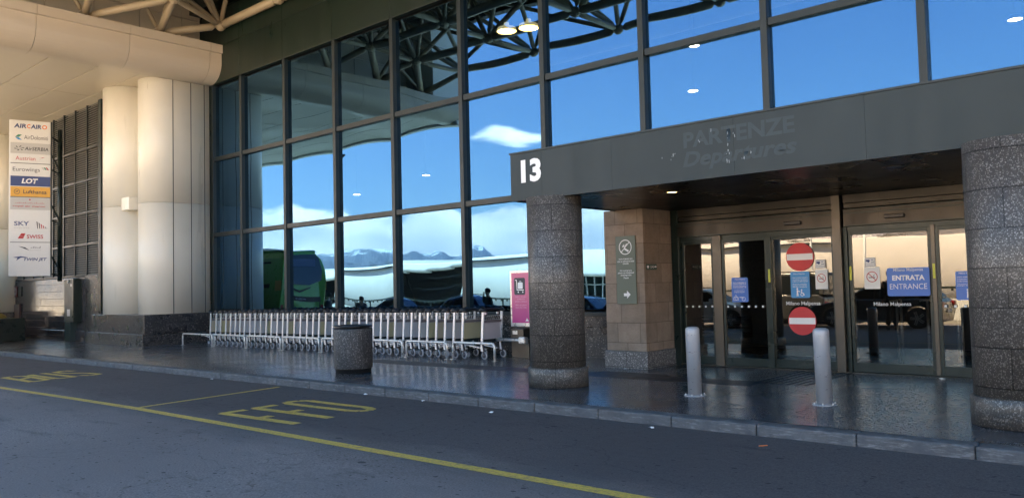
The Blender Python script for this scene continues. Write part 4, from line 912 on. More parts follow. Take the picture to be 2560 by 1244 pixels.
t=thing('electrical_cabinet','tall dark green electrical cabinet against the granite wall','cabinet',(-34.25,-2.15,gz(-34)))
MB().box(-.62,.35,-.22,.1,.75,2.42).build('door',MT['cab'],t,.01); MB().box(-.62,-.05,-.2,.1,0,.745).build('base',MT['cab'],t,.01); MB().box(.36,.5,-.28,.1,.75,2.45).build('side_panel',MT['frame'],t,.01)
MB().box(-.3,.0,-.225,-.221,.98,1.25).build('notice',MT['signwhite'],t); MB().box(.12,.2,-.245,-.221,2.15,2.25).box(-.18,-.14,-.26,-.221,2.28,2.42).build('hinge',MT['steel'],t)
t=thing('planter_box','dark planter box at the left edge of the pavement','planter',(-38.6,-3.5,gz(-38)))
MB().box(-1.0,.9,-.5,.6,0,.93).build('box',MT['frame'],t,.02); MB().box(-.97,.87,-.47,.57,.86,.9).build('rim',MT['dark'],t)
t=thing('yellow_bundle','dull yellow bundle lying on the planter box','bundle',(-39.1,-3.6,.74)); bmx=MB(); bmesh.ops.create_icosphere(bmx.bm,subdivisions=3,radius=1,matrix=Matrix.Diagonal((.55,.35,.24,1)))
for v in bmx.bm.verts: v.co*=1+.16*mn.noise(v.co*3.1); v.co.z=max(v.co.z,-.0)
bmx.build('cloth',simple('dull_yellow_cloth',(.30,.22,.06),.8,0,.2,5),t)
t=thing('stone_block','pale stone block at the far left edge beside the planter','block',(-39.6,-4.4,gz(-39))); MB().box(-1.6,.15,-.35,.25,0,.45).build('lower_course',MT['base'],t,.02); MB().box(-1.55,.1,-.33,.23,.455,.9).build('upper_course',MT['base'],t,.02)
t=thing('blue_box','dark blue box standing on the stone block at the left edge','box',(-40.1,-4.35,.7)); MB().box(-.35,.3,-.15,.15,0,.52).build('body',MT['navy'],t,.02); MB().box(-.3,.25,-.16,-.151,.1,.42).build('front_panel',MT['ink'],t,.01)
# litter on the ground
rr=random.Random(21)
for x,y,z,nm in((-9.0,-6.32,-.115,'white scrap of paper on the road close to the kerb, left of the round column'),(-5.05,-6.35,-.115,'white scrap of paper at the kerb foot below the left bollard'),(-8.25,-2.1,.004,'white scrap of paper on the pavement at the foot of the stone pillar'),(-3.3,-1.0,.004,'white scrap of paper in front of the right door'),(-7.4,-6.55,-.115,'small white scrap on the dark road in front of the left column'),(-14.9,-6.55,-.115,'pale scrap lying by the kerb left of the litter bin'),(-10.4,-6.3,-.115,'small pale scrap on the road by the kerb, right of the litter bin')):
    mb=MB(); k=7; pts=[(x+.045*rr.uniform(.5,1.2)*math.cos(2*PI*j/k),y+.03*rr.uniform(.5,1.2)*math.sin(2*PI*j/k),z+rr.uniform(0,.018)) for j in range(k)]
    c_=Vector((x,y,z+.02)); 
    for j in range(k): mb.poly([c_,pts[j],pts[(j+1)%k]])
    bmesh.ops.remove_doubles(mb.bm,verts=mb.bm.verts,dist=.0005); tag(mb.build('paper_scrap',MT['white']),nm,'litter')
o=MB().tube([(-3.62,-6.62,-.11),(-3.56,-6.55,-.11)],.005,8).build('cigarette_end',MT['orange']); tag(o,'orange cigarette end on the road below the right bollard','litter')
# lamps inside the hall
MT['shade']=simple('cream_lamp_shade',(.8,.75,.6),.5,0,.05,emit=(1,.80,.5),es=.22)
for x,y,z,lab in((-15.5,3.0,9.05,'warm hanging lamp seen through the glass, left one of the upper pair'),(-14.65,3.0,8.95,'warm hanging lamp seen through the glass, right one of the upper pair')):
    t=thing('pendant_lamp',lab,'lamp',(x,y,z),0,'pendant lamps inside the hall'); MB().lathe([(.30,0),(.27,.1),(.08,.17),(.07,.26)],28).build('lamp_shade',MT['shade'],t); MB().lathe([(.28,-.004),(.001,-.004)],28).build('lens',MT['lampon'],t); MB().tube([(0,0,.26),(0,0,2.0)],.008).build('cord',MT['black'],t)
for x,y,z,lab in((-19.14,3,5.2,'small round lit lamp glowing through the glass of the fifth window'),(-22.78,3,4.92,'small round lit lamp glowing through the glass above the coach reflection'),(-9.48,3,6.18,'small round lit lamp seen through the glass above the ghosted lettering'),(-9.4,3,7.27,'pale round lamp high behind the glass above the ghosted lettering'),(-2.75,3,6.3,'small bright lamp behind the glass at the top right corner')):
    t=thing('ceiling_lamp',lab,'lamp',(x,y,z),0,'round lamps inside the hall'); MB().lathe([(.13,0),(.14,.03),(.09,.09)],20).build('housing',MT['black'],t); MB().lathe([(.12,-.004),(.001,-.004)],20).build('lens',MT['lampw'],t); MB().tube([(0,0,.09),(0,0,3)],.006).build('cord',MT['black'],t)
# ================================================================ vehicles across the road (seen in the glass)
def paint(name,c,rough=.28): return simple(name,c,rough,.0,.03,coat=.6)
MT['cgl']=simple('dark_car_window',(.012,.015,.018),.06,0,.05,spec=.8); MT['rubber']=simple('black_tyre_rubber',(.018,.018,.018),.7,0,.1); MT['rim']=simple('alloy_wheel_rim',(.55,.55,.55),.3,.8,.05)
MT['head']=simple('clear_headlight',(.7,.72,.72),.12,.3,.03); MT['tail']=simple('red_tail_light',(.45,.01,.012),.2,0,.03); MT['plate']=simple('pale_number_plate',(.7,.7,.68),.5,0,.03)
def car(loc,rz,col,label,L_=4.5,Wd=1.82,roof=1.46,kind='hatch',group=None,name='parked_car'):
    t=thing(name,label,'car' if kind!='van' else 'van',loc,rz,group)
    h=L_/2; wr=.34; wf=h-.88; wb=-h+.85; bel=.93 if kind!='van' else 1.08; gz=.20
    # side outline with wheel arches, front at +x
    def arch(cx,r=wr+.06): return [(cx+r*math.cos(a),max(gz,wr+r*math.sin(a))) for a in[PI*1.13-(PI*1.26)*i/12 for i in range(13)]]
    out=[(-h+.04,.45),(-h+.10,gz)]+[(wb-.45,gz)]+arch(wb)+[(wb+.45,gz),(wf-.45,gz)]+arch(wf)+[(wf+.45,gz),(h-.10,gz+.02),(h,.42),(h-.03,.62),(h-.22,.78),(h-1.15,bel+.02),(h-1.45,bel+.04),(-h+.25,bel+.06),(-h+.04,bel-.06),(-h,.6)]
    hw=Wd/2
    mb=MB(); mb.prism(out,'y',-hw,hw)
    body=mb.build('body',col,t,.06,3)
    # greenhouse
    if kind=='van': gh=[(h-1.35,bel+.02),(h-1.75,roof-.14),(h-2.1,roof),(-h+.25,roof-.02),(-h+.08,roof-.1),(-h+.06,bel+.05)]
    elif kind=='sedan': gh=[(h-1.4,bel+.02),(h-2.05,roof-.07),(h-2.5,roof),(-h+1.6,roof-.03),(-h+.75,bel+.12),(-h+.6,bel+.05)]
    else: gh=[(h-1.35,bel+.02),(h-2.0,roof-.08),(h-2.4,roof),(-h+.8,roof-.05),(-h+.32,bel+.2),(-h+.2,bel+.05)]
    zt=max(z for _,z in gh); bm=MB(); 
    def gy(z): return hw-.06-(z-bel)*.30
    A=[bm.bm.verts.new((x,-gy(z),z)) for x,z in gh]; B=[bm.bm.verts.new((x,gy(z),z)) for x,z in gh]
    bm.bm.faces.new(A); bm.bm.faces.new(B[::-1])
    for i in range(len(gh)):
        j=(i+1)%len(gh); bm.bm.faces.new((A[i],B[i],B[j],A[j]))
    bm.build('cabin',col,t,.05,3)
    wn_=MB(); ins=lambda x,z:(x,z)
    xs=[gh[0][0]-.12,gh[1][0]-.03]; x_r=gh[-1][0]+.16; zt0=roof-.13; zb0=bel+.06
    cuts=[(x_r,x_r+(.85 if kind!='sedan' else .6)),( (x_r+.95) if kind!='sedan' else x_r+.7,(gh[0][0]+x_r)/2+.35),((gh[0][0]+x_r)/2+.42,None)]
    for s in(-1,1):
        for a,b in cuts:
            if b is None: pts=[(a,zb0),(gh[0][0]-.14,zb0),(gh[1][0]-.06,zt0),(a,zt0)]
            elif a==x_r: pts=[(a+.0,zb0),(b,zb0),(b,zt0),(a+(.28 if kind!='van' else .05)+(.3 if kind=='sedan' else 0),zt0-.03)]
            else: pts=[(a,zb0),(b,zb0),(b,zt0),(a,zt0)]
            wn_.poly([(x,s*(gy(z)+.006),z) for x,z in pts])
    wn_.poly([(gh[0][0]-.03,-gy(bel)+.1,bel+.06),(gh[0][0]-.03,gy(bel)-.1,bel+.06),(gh[1][0]+.02,gy(gh[1][1])-.06,gh[1][1]-.02),(gh[1][0]+.02,-gy(gh[1][1])+.06,gh[1][1]-.02)])
    a,b=gh[-2],gh[-3]; wn_.poly([(a[0]-.008,-gy(a[1])+.1,a[1]+.05),(a[0]-.008,gy(a[1])-.1,a[1]+.05),(b[0]-.012,gy(b[1])-.1,b[1]-.05),(b[0]-.012,-gy(b[1])+.1,b[1]-.05)])
    wn_.build('windows',MT['cgl'],t)
    for cx in(wf,wb):
        for s in(-1,1):
            wh=MB().lathe([(.22,-.10),(wr-.02,-.10),(wr,-.07),(wr,.07),(wr-.02,.10),(.22,.10)],32,(cx,s*(hw-.11),wr),'y').build('wheel',MT['rubber'],t)
            rm=MB(); rm.lathe([(.001,-.03),(.225,-.02),(.235,.0),(.225,.02),(.001,.03)],28,(cx,s*(hw-.11),wr),'y')
            rm.build('wheel_well_disc',MT['black'],wh)
            sp=MB()
            for k in range(5):
                q=k*2*PI/5; m=Matrix.Translation((cx,s*(hw-.015),wr))@Matrix.Rotation(q,4,'Y'); sp.box(.03,.225,-.012,.012,-.045,-.008,m).box(.03,.225,-.012,.012,.008,.045,m)
            n=28
            for k in range(n):
                a0,a1=2*PI*k/n,2*PI*(k+1)/n; y=s*(hw-.012); sp.poly([(cx+r_*math.cos(q),y,wr+r_*math.sin(q)) for r_,q in((.205,a0),(.235,a0),(.235,a1),(.205,a1))])
            sp.lathe([(.001,-.02),(.05,-.015),(.05,.015),(.001,.02)],14,(cx,s*(hw-.015),wr),'y'); sp.build('rim',MT['rim'],wh)
    for s in(-1,1):
        MB().box(h-.26,h-.05,s*(hw-.34)-.18,s*(hw-.34)+.18,.60,.74).build('headlight',MT['head'],t,.03)
        MB().box(-h-.012,-h+.22,s*(hw-.2)-.15,s*(hw-.2)+.205,.70,.88).build('tail_light',MT['tail'],t,.03)
        MB().box(gh[0][0]-.5,gh[0][0]-.32,s*(hw+.09)-.09,s*(hw+.09)+.09,bel+.03,bel+.18).build('wing_mirror',col,t,.03)
    MB().box(-h-.02,-h+.0,-.26,.26,.52,.63).build('number_plate',MT['plate'],t); MB().box(h-.0,h+.015,-.26,.26,.36,.47).build('number_plate',MT['plate'],t)
    MB().box(h-.02,h+.008,-.5,.5,.44,.6).build('grille',MT['black'],t,.01)
    if kind in('hatch','van'):
        r_=MB(); 
        for s in(-1,1): r_.tube([(h-2.3,s*(gy(roof)-.06),roof+.02),(0,s*(gy(roof)-.06),roof+.05),(-h+.9,s*(gy(roof)-.06),roof+.0)],.018,6)
        r_.build('roof_rail',MT['alu'],t)
    tr=MB(); 
    for s in(-1,1): tr.box(wb+.42,wf-.42,s*hw-.008,s*hw+.008,.22,.27)
    tr.build('sill_trim',MT['rim'] if kind=='hatch' else MT['black'],t)
    return t
zg=-.12
def at(x,y): return (x,y,-.12+gz(x))
car(at(-15.15,-15.2),0,paint('white_car_paint',(.75,.74,.70)),'white estate car with alloy wheels reflected in the left sliding door',4.6)
car(at(-9.15,-16.3),PI,paint('dark_grey_car_paint',(.07,.068,.065)),'dark grey car with five-spoke wheels reflected behind the entrance sign',4.5,kind='hatch')
car(at(-13.9,-18.0),PI,paint('charcoal_van_paint',(.05,.05,.052)),'dark van with red tail lights reflected between the no entry signs',5.0,1.95,2.0,'van')
car(at(-27.4,-13.6),0,paint('navy_car_paint',(.02,.03,.09)),'navy hatchback reflected in the window above the last trolleys',4.3,roof=1.5)
car(at(-33.2,-13.8),0,paint('black_blue_car_paint',(.012,.015,.03)),'blue-black car reflected left of the navy hatchback',4.5,roof=1.46,kind='sedan')
car(at(-23.2,-17.4),0,paint('black_car_paint',(.012,.013,.015)),'black car reflected low in the window behind the round column',4.4,roof=1.5)
# coach
CO=thing('green_coach','tall green coach parked at the kerb, its rear reflected in the second and third windows','coach',(-39.1,-7.5,-.32)); CL=Vector((-39.1,-7.5,-.32))
MT['cgreen']=paint('green_coach_paint',(.08,.45,.05),.3); MT['cgreend']=paint('dark_green_coach_paint',(.02,.11,.02),.3)
def sec(z): # half width by height
    return 1.27 if z<2.7 else 1.27-.22*((z-2.7)/1.0)**2
def profile(n=10):
    pts=[(-1.22,.28),(1.22,.28),(1.27,.5)]
    for i in range(n+1): z=1.0+i*(3.72-1.0)/n; pts.append((sec(z)-(0 if z<3.55 else .12),z))
    pts+= [(1.0,3.82),(-1.0,3.82)]
    for i in range(n,-1,-1): z=1.0+i*(3.72-1.0)/n; pts.append((-(sec(z)-(0 if z<3.55 else .12)),z))
    pts.append((-1.27,.5)); return pts
mb=MB(); pr=profile(); st=[(-6.0,.97),(-5.8,1.0),(5.85,1.0),(6.0,.985)]
rings=[]
for x,k in st: rings.append([mb.bm.verts.new((x+(-.22*max(0,(z-2.2)/1.6)**1.5 if x>5 else 0),y*k,.28+(z-.28)*(k if z>2 else 1))) for y,z in pr])
for a,b in zip(rings,rings[1:]):
    for i in range(len(pr)): mb.bm.faces.new((a[i],a[(i+1)%len(pr)],b[(i+1)%len(pr)],b[i]))
mb.bm.faces.new(rings[0]); mb.bm.faces.new(rings[-1][::-1])
mb.build('body',MT['cgreen'],CO,.05,3)
rx=lambda z,e=.006:6.0-.22*max(0,(z-2.2)/1.6)**1.5+e
MB().poly([(rx(z,.012),y,z) for y,z in((-1.02,2.45),(-.5,2.25),(.5,2.25),(1.02,2.45),(1.08,2.9),(1.0,3.5),(.85,3.62),(-.85,3.62),(-1.0,3.5),(-1.08,2.9))]).build('rear_window',MT['cgl'],CO)
MB().poly([(rx(z,.03),y,z) for y,z in((-.8,3.08),(.8,3.08),(.82,3.42),(-.82,3.42))]).build('upper_pane',simple('blue_grey_glass',(.10,.14,.22),.15,0,.05),CO)
g_=MB(); g_.poly([(rx(2.0,.02),y,z) for y,z in((-.55,2.18),(0,1.98),(.55,2.18),(.5,2.1),(0,1.88),(-.5,2.1))]); g_.build('bumper_crease',MT['black'],CO)
MB().poly([(rx(1.5,.02),y,z) for y,z in((-1.0,1.72),(1.0,1.72),(1.04,1.5),(-1.04,1.5))]).build('rear_trim',MT['black'],CO)
o=text('FLEXIBUS' if False else 'IRISBUS',MT['grey'],(6.03,-.25,1.58),(0,1,0),(0,0,1),w=.5,h=.06,bold=.02,off=.004); o.parent=CO
g_=MB(); 
for s in(-1,1): g_.box(5.985,6.008,s*1.0-.012,s*1.0+.012,.5,1.5)
g_.box(5.985,6.008,-1.0,1.0,.49,.51); g_.build('engine_flap_seam',MT['black'],CO)
for s in(-1,1):
    MB().box(5.97,6.015,s*1.13-.07,s*1.13+.07,.75,1.35).build('tail_light',MT['tail'],CO,.02)
    MB().poly([(6.0,s*1.277,2.0),(5.55,s*1.277,2.0),(5.55,s*1.277,2.45),(5.95,s*1.277,2.45)]).build('side_reflector',MT['yelo'],CO)
    w_=MB(); 
    for i in range(7): w_.poly([(x,s*(sec(z)+.012),z) for x,z in((-5.6+i*1.55,2.15),(-4.12+i*1.55,2.15),(-4.12+i*1.55,3.3),(-5.6+i*1.55,3.3))])
    w_.build('side_windows',MT['cgl'],CO)
    for cx in(3.1,-3.6,4.4):
        wh=MB().lathe([(.3,-.14),(.5,-.14),(.52,0),(.5,.14),(.3,.14)],28,(cx,s*1.12,.52),'y').build('wheel',MT['rubber'],CO); MB().lathe([(.001,-.09),(.3,-.1),(.3,.1),(.001,.09)],20,(cx,s*1.12,.52),'y').build('rim',MT['rim'],wh)
MB().box(5.99,6.02,-.26,.26,.8,.92).build('number_plate',MT['plate'],CO); MB().box(-5.0,4.0,-.8,.8,3.80,3.95).build('roof_unit',MT['white'],CO,.05)
# ================================================================ people
MT['skin']=simple('skin',(.50,.29,.20),.55,0,.06); MT['hair']=simple('dark_hair',(.02,.014,.01),.6,0,.2); 
def person(loc,rz,label,top,bottom,pose,hair='dark',sc=1.0):
    t=thing('person',label,'person',loc,rz); t.scale=(sc,)*3
    J={'pel':(0,0,.95),'sp':(0,0,1.12),'ch':(0,0,1.34),'nk':(0,0,1.50),'hd':(.02,0,1.62),'hdt':(.01,0,1.70)}
    for s,k in((-1,'r'),(1,'l')):
        J['hip'+k]=(0,s*.09,.92); J['kn'+k]=(.02,s*.10,.50); J['an'+k]=(-.01,s*.10,.08); J['to'+k]=(.15,s*.12,.04)
        J['sh'+k]=(0,s*.17,1.42); J['el'+k]=(-.02,s*.23,1.15); J['wr'+k]=(.06,s*.24,.90)
    J.update(pose)
    V={k:Vector(v) for k,v in J.items()}
    def skin(name,edges,rad,mat,fing=()):
        keys=[]; 
        for a,b in edges:
            for q in(a,b):
                if q not in keys: keys.append(q)
        vs=[V[q] for q in keys]; es=[(keys.index(a),keys.index(b)) for a,b in edges]; rs=[rad[q] for q in keys]
        me=bpy.data.meshes.new(name); me.from_pydata(vs,es,[]); o=link(bpy.data.objects.new(name,me)); me.materials.append(mat)
        m=o.modifiers.new('skin','SKIN'); sv_=me.skin_vertices[0].data
        for i,r in enumerate(rs): sv_[i].radius=(r,r)
        sv_[0].use_root=True; m.use_smooth_shade=True
        s_=o.modifiers.new('sub','SUBSURF'); s_.levels=s_.render_levels=2; o.parent=t; return o
    ed=[('pel','sp'),('sp','ch'),('ch','nk'),('nk','hd'),('hd','hdt')]; R_={'pel':.145,'sp':.13,'ch':.15,'nk':.055,'hd':.098,'hdt':.085}
    for k in'rl':
        ed+=[('pel','hip'+k),('hip'+k,'kn'+k),('kn'+k,'an'+k),('an'+k,'to'+k),('ch','sh'+k),('sh'+k,'el'+k),('el'+k,'wr'+k)]
        R_.update({'hip'+k:.10,'kn'+k:.065,'an'+k:.045,'to'+k:.035,'sh'+k:.065,'el'+k:.045,'wr'+k:.03})
        d_=(V['wr'+k]-V['el'+k]).normalized(); sd_=d_.cross(Vector((1,0,0))).normalized(); w_=V['wr'+k]
        V['pm'+k]=w_+d_*.06; R_['pm'+k]=.032; ed.append(('wr'+k,'pm'+k))
        for f in range(4):
            n1=f'f{f}a{k}'; n2=f'f{f}b{k}'; off=sd_*(.012*(f-1.5)*1.6); V[n1]=w_+d_*.10+off; V[n2]=w_+d_*(.15+.01*(f in(1,2)))+off+Vector((.02,0,0)); R_[n1]=.010; R_[n2]=.008; ed+=[('pm'+k,n1),(n1,n2)]
        n1='th'+k; V[n1]=w_+d_*.07+sd_*.055; R_[n1]=.010; ed.append(('wr'+k,n1))
    skin('body',ed,R_,MT['skin'])
    te=[('sp','ch')]; tr={'sp':.16,'ch':.175}; V['hem']=V['pel']+(V['sp']-V['pel'])*-.1; tr['hem']=.165; te=[('hem','sp'),('sp','ch')]
    for k in'rl': te+=[('ch','sh'+k),('sh'+k,'el'+k),('el'+k,'cu'+k)]; V['cu'+k]=V['el'+k].lerp(V['wr'+k],.9); tr.update({'sh'+k:.085,'el'+k:.065,'cu'+k:.05})
    skin('jacket',te,tr,top)
    pe=[]; pr_={'pel':.16}
    for k in'rl': V['cf'+k]=V['kn'+k].lerp(V['an'+k],.9); pe+=[('pel','hip'+k),('hip'+k,'kn'+k),('kn'+k,'cf'+k)]; pr_.update({'hip'+k:.115,'kn'+k:.085,'cf'+k:.07})
    skin('trousers',pe,pr_,bottom)
    hd=V['hd']; up=(V['hdt']-V['nk']).normalized(); mb=MB(); bmesh.ops.create_icosphere(mb.bm,subdivisions=3,radius=.112,matrix=Matrix.Translation(V['hdt']+Vector((-.022,0,.02))))
    for v in list(mb.bm.verts):
        if (v.co-V['hdt']).dot(up)<-.05 and v.co.x>hd.x-.02: mb.bm.verts.remove(v)
    mb.build('hair',hair,t)
    fc=MB(); c=V['hd']+Vector((.09,0,.03)); fc.box(c.x+.0,c.x+.03,-.012+c.y,.012+c.y,c.z-.03,c.z+.01); fc.build('nose',MT['skin'],t,.008)
    e_=MB()
    for s in(-1,1): e_.box(c.x-.0,c.x+.012,c.y+s*.032-.011,c.y+s*.032+.011,c.z+.012,c.z+.022)
    e_.build('eyes',MT['hair'],t)
    for k in'rl': MB().box(V['an'+k].x-.07,V['to'+k].x+.05,V['to'+k].y-.05,V['to'+k].y+.05,-.0+min(V['an'+k].z,.08)-.08,min(V['an'+k].z,.08)+.01).build('shoe',MT['rubber'],t,.02)
    return t
cl=lambda n,c:simple(n,c,.8,0,.12,9)
phone={'ell':(.12,.22,1.22),'wrl':(.13,.10,1.52)}
person(at(-22.9,-9.8),1.9,'man in an olive jacket with a phone at his ear, above the last trolleys',cl('olive_jacket',(.12,.125,.09)),cl('dark_trousers',(.03,.03,.035)),phone,MT['hair'])
person(at(-31.6,-9.9),.5,'person in a grey top, one hand raised to the face, low above the trolleys',cl('grey_top',(.09,.09,.09)),cl('navy_trousers',(.02,.025,.04)),{'ell':(.18,.2,1.12),'wrl':(.16,.08,1.36),'nk':(.10,0,1.38),'ch':(.05,0,1.22),'hd':(.16,0,1.46),'hdt':(.15,0,1.54),'sp':(.0,0,1.05),'pel':(-.02,0,.9),'shl':(.05,.17,1.3),'shr':(.05,-.17,1.3)},MT['hair'])
person(at(-34.2,-9.7),2.6,'dark dressed person standing beside the rear corner of the coach',cl('black_jacket',(.015,.015,.018)),cl('black_trousers',(.012,.012,.014)),{},MT['hair'])
person(at(-25.4,-11.6),2.2,'person in a navy jacket leaning over the navy hatchback',cl('navy_jacket',(.02,.025,.06)),cl('grey_trousers',(.04,.04,.045)),{'ch':(.12,0,1.32),'nk':(.2,0,1.44),'hd':(.27,0,1.54),'hdt':(.28,0,1.62),'shl':(.12,.17,1.38),'shr':(.12,-.17,1.38),'ell':(.3,.2,1.15),'wrl':(.45,.15,1.0)},MT['hair'],1.0)
person((-10.85,-1.3,gz(-10.85)),.1,'person in black bending forward over the wall behind the round column',cl('black_coat',(.008,.008,.009)),cl('black_jeans',(.01,.01,.012)),{'pel':(-.15,0,.93),'sp':(-.05,0,1.08),'ch':(.18,0,1.22),'nk':(.33,0,1.30),'hd':(.42,0,1.36),'hdt':(.46,0,1.43),'shl':(.2,.18,1.26),'shr':(.2,-.18,1.26),'ell':(.3,.22,1.0),'wrl':(.45,.18,.85),'elr':(.3,-.22,1.0),'wrr':(.45,-.18,.85)},MT['hair'])
person(at(-8.3,-14.7),1.2,'person in dark clothes standing by the grey car, reflected behind the entrance sign',cl('charcoal_coat',(.02,.02,.022)),cl('charcoal_trousers',(.015,.015,.017)),{},MT['hair'],1.06)
# ================================================================ railing across the road
RL=thing('railing','dark railing with short posts across the road, reflected in the windows','railing',(-45,-18.95,-.02))
MT['rail']=simple('dark_green_railing',(.03,.04,.035),.5,0,.1)
mb=MB().box(-50,42,-.05,.05,1.12,1.20); 
for i in range(230): mb.box(-50+i*.4-.03,-50+i*.4+.03,-.03,.03,1.04,1.12)
mb.build('handrail',MT['rail'],RL)
for i in range(62):
    x=-50+i*1.5; MB().box(-.03,.03,-.03,.03,0,1.12).box(-.06,.06,-.045,.045,.5,.75).build('post',MT['rail'],RL); bpy.context.scene.collection.objects[-1].location.x=x
# ================================================================ white buildings across the road
WB=thing('white_pavilion','long low white sculpted building with flowing openings across the road','building',(-80,-50,0)); WL=(-80,-50,0)
MT['wwall']=m_panel('white_rendered_wall',(.62,.56,.52),(.68,.62,.58),.6,.12)
MT['green_glass']=simple('green_tinted_glazing',(.06,.13,.12),.1,0,.2,.6,spec=.8)
YW=-50.0
opens=[(-76.5,-66.0,3.5,3.0),(-96.5,-90.0,3.3,3.0),(-50.5,-44.0,2.9,1.2)]
def topz(x): return 4.75+.22*math.sin(x*.09)+.10*math.sin(x*.23+1)+(0.45*math.exp(-((x+77)/2.4)**2))
def inside(x,z):
    for a,b,zt,r in opens:
        if a<x<b:
            tz=zt+(x-a)/(b-a)*.9 if a>-80 and a<-70 else zt
            if x-a<r: tz=min(tz,zt*math.sqrt(max(0,1-((a+r-x)/r)**2)))
            if z<tz: return True
    return False
bm=bmesh.new(); dxw=.25; nz_=24; x=-150.0; cols=[]
xs=[]
while x<25: xs.append(x); x+=dxw
for x in xs:
    T_=topz(x); row=[]
    for j in range(nz_+1):
        f=j/nz_; z=f*T_; bul=1.1*math.sin(PI*min(1,f*1.02))**.8*(.75+.25*math.sin(x*.11)); row.append(bm.verts.new((x,YW+bul,z)))
    row.append(bm.verts.new((x,YW-1.2,T_+.05))); row.append(bm.verts.new((x,YW-16,T_+.3))); cols.append(row)
for i in range(len(xs)-1):
    for j in range(nz_+2):
        if j<nz_:
            zc=(cols[i][j].co.z+cols[i][j+1].co.z)/2
            if inside(xs[i]+dxw/2,zc): continue
        f=bm.faces.new((cols[i][j],cols[i+1][j],cols[i+1][j+1],cols[i][j+1])); f.smooth=True
me=bpy.data.meshes.new('wall'); bmesh.ops.recalc_face_normals(bm,faces=bm.faces); bm.to_mesh(me); bm.free(); me.materials.append(MT['wwall']); o=link(bpy.data.objects.new('wall',me)); Q(o,WB,WL)
sl=o.modifiers.new('solid','SOLIDIFY'); sl.thickness=.5; sl.offset=-1
for a,b,zt,r in opens:
    Q(MB().box(a-14,b+6,YW-7,YW-6.8,0,4.4).build('recess_wall',MT['wallin'] if a<-60 else MT['green_glass']),WB,WL)
    g_=MB()
    for k in range(9 if a>-60 else 2):
        x=a+(b-a)*k/8; g_.box(x-.05,x+.05,YW-2.0,YW-1.9,0,4.3)
    for z in(1.1,2.2,3.3): g_.box(a,b,YW-2.0,YW-1.9,z-.04,z+.04)
    Q(g_.build('window_frame',MT['white'] if a>-60 else MT['mull']),WB,WL)
Q(MB().box(-69.5,-66.5,YW-3.2,YW-3.1,0,3.9).build('glazing',MT['green_glass']),WB,WL)
for a,b in((-66,-52),(-88,-79),(-36,-22)):
    sl_=MB()
    for k in range(40):
        x0=a+(b-a)*k/40; x1=a+(b-a)*(k+1)/40; sl_.box(x0,x1,YW+.1,YW+.75,topz(x0)-.42,topz(x0)-.32)
    Q(sl_.build('eave_slot',MT['ink']),WB,WL)
# service block to the right with masts and a name board
SBk=thing('service_block','pale boxy service block beyond the white pavilion, right side','building',(-14,-66,0))
MB().box(-8,14,-6,6,0,5.6).build('wall',MT['wwall'],SBk,.03); MB().box(-8.3,14.3,-6.3,6.3,5.6,5.85).build('roof',MT['mull'],SBk)
for i in range(4): MB().box(-6+i*5,-3+i*5,6.0,6.06,1.2,3.4).build('window',MT['cgl'],SBk)
for i,x in enumerate((-23.5,-19.5,-7)):
    t=thing('mast',('thin white lattice mast beside the pavilion, left one','thin white lattice mast near the service block','short white lattice mast at the right')[i],'mast',(x,-47,0),0,'white masts by the pavilion'); MB().tube([(0,0,0),(0,0,6.2-.5*i)],.09,8).box(-.25,.25,-.1,.1,5.6-.5*i,6.3-.5*i).build('pole',MT['white'],t); MB().box(-.5,.5,-.06,.06,5.0-.5*i,5.1-.5*i).build('crossarm',MT['white'],t)
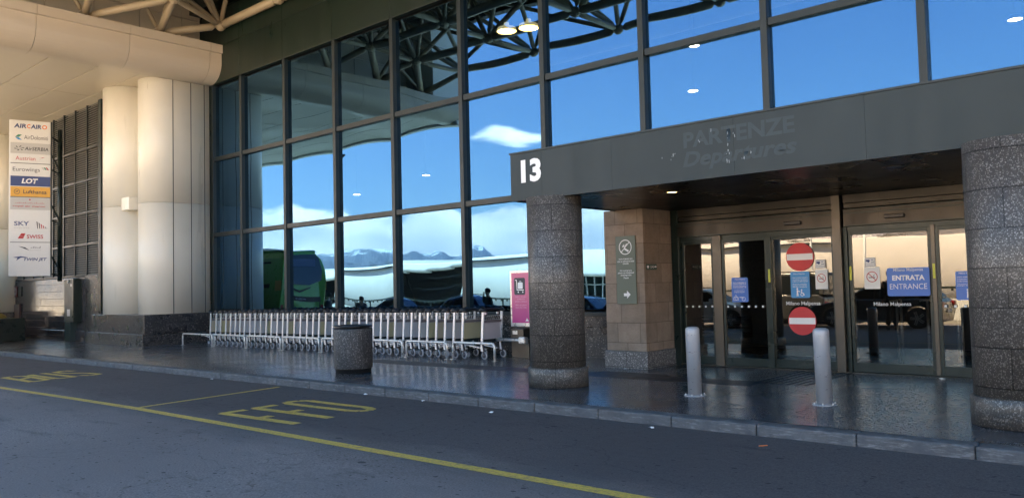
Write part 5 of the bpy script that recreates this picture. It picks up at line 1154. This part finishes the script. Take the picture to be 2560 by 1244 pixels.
# bare winter trees
MT['bark']=simple('bare_tree_bark',(.10,.085,.07),.9,0,.2,4)
def tree(x,y,h,seed,lab):
    t=thing('bare_tree',lab,'tree',(x,y,0),0,'bare trees behind the pavilion'); rr=random.Random(seed); T=MB(); Cn=MB()
    T.tube([(0,0,0),(.1,0,h*.25),(.0,.1,h*.45)],.2,7,rs=[.26,.2,.13]); T.build('trunk',MT['bark'],t)
    def br(p,d_,L_,r,dep):
        q=p+d_*L_; m=(p+q)/2+Vector((rr.uniform(-1,1),rr.uniform(-1,1),rr.uniform(0,1)))*L_*.06
        Cn.tube([p,m,q],r,4,cap=False,rs=[r,r*.8,r*.55])
        if dep>0:
            for k in range(3 if dep>1 else 4):
                nd=(d_+Vector((rr.uniform(-1,1),rr.uniform(-1,1),rr.uniform(-.2,.8)))*.62).normalized(); br(p.lerp(q,rr.uniform(.5,1)),nd,L_*rr.uniform(.6,.8),r*.55,dep-1)
    for k in range(6):
        a=k*2*PI/6; br(Vector((0,.05,h*(.22+.04*k))),Vector((math.cos(a)*.5,math.sin(a)*.5,1)).normalized(),h*.26,.10,4)
    Cn.build('crown',MT['bark'],t)
labs=['bare tree reflected left of the blue door notice, leftmost','bare tree reflected left of the blue door notice, middle','bare tree reflected left of the blue door notice, rightmost','bare tree behind the far left of the pavilion','bare tree behind the middle of the pavilion','bare tree behind the pavilion near the round column']
for i,(x,y,h) in enumerate(((-41,-72,8.5),(-38,-74,8.2),(-35,-71,7.8),(-112,-75,7.2),(-88,-78,6.5),(-60,-80,6.8))): tree(x,y,h,i+3,labs[i])
# security camera under the canopy edge
t=thing('security_camera','dark security camera hanging from the canopy edge, reflected in the fourth window','camera',(-34.4,-11.1,8.95)); MB().tube([(0,0,.12),(0,0,-.25)],.03).build('bracket',MT['black'],t); MB().box(-.45,.35,-.08,.08,-.42,-.26,Matrix.Rotation(.12,4,'Y')).build('housing',MT['mull'],t,.03); MB().lathe([(.05,.0),(.06,.04)],14,(.34,0,-.36),'x').build('lens',MT['black'],t)
# ================================================================ air
hz=MB().box(-14500,14500,-14500,3500,-6,1200).build('haze',None) if False else None
bmh=bmesh.new(); vs=[bmh.verts.new(p) for p in((-14500,-14500,-7),(14500,-14500,-7),(14500,3500,-7),(-14500,3500,-7),(-14500,-14500,1100),(14500,-14500,1100),(14500,3500,1100),(-14500,3500,1100))]
for f in((3,2,1,0),(4,5,6,7),(0,1,5,4),(1,2,6,5),(2,3,7,6),(3,0,4,7)): bmh.faces.new([vs[i] for i in f])
me=bpy.data.meshes.new('haze'); bmh.to_mesh(me); bmh.free(); hz=link(bpy.data.objects.new('haze',me)); hz['kind']='stuff'
hm=bpy.data.materials.new('haze'); hm.use_nodes=True; hn=hm.node_tree.nodes; hn.clear(); ho=hn.new('ShaderNodeOutputMaterial'); pv=hn.new('ShaderNodeVolumePrincipled'); pv.inputs['Color'].default_value=(.52,.70,.98,1); pv.inputs['Density'].default_value=6.5e-5; pv.inputs['Anisotropy'].default_value=.2
hm.node_tree.links.new(pv.outputs[0],ho.inputs['Volume']); me.materials.append(hm)
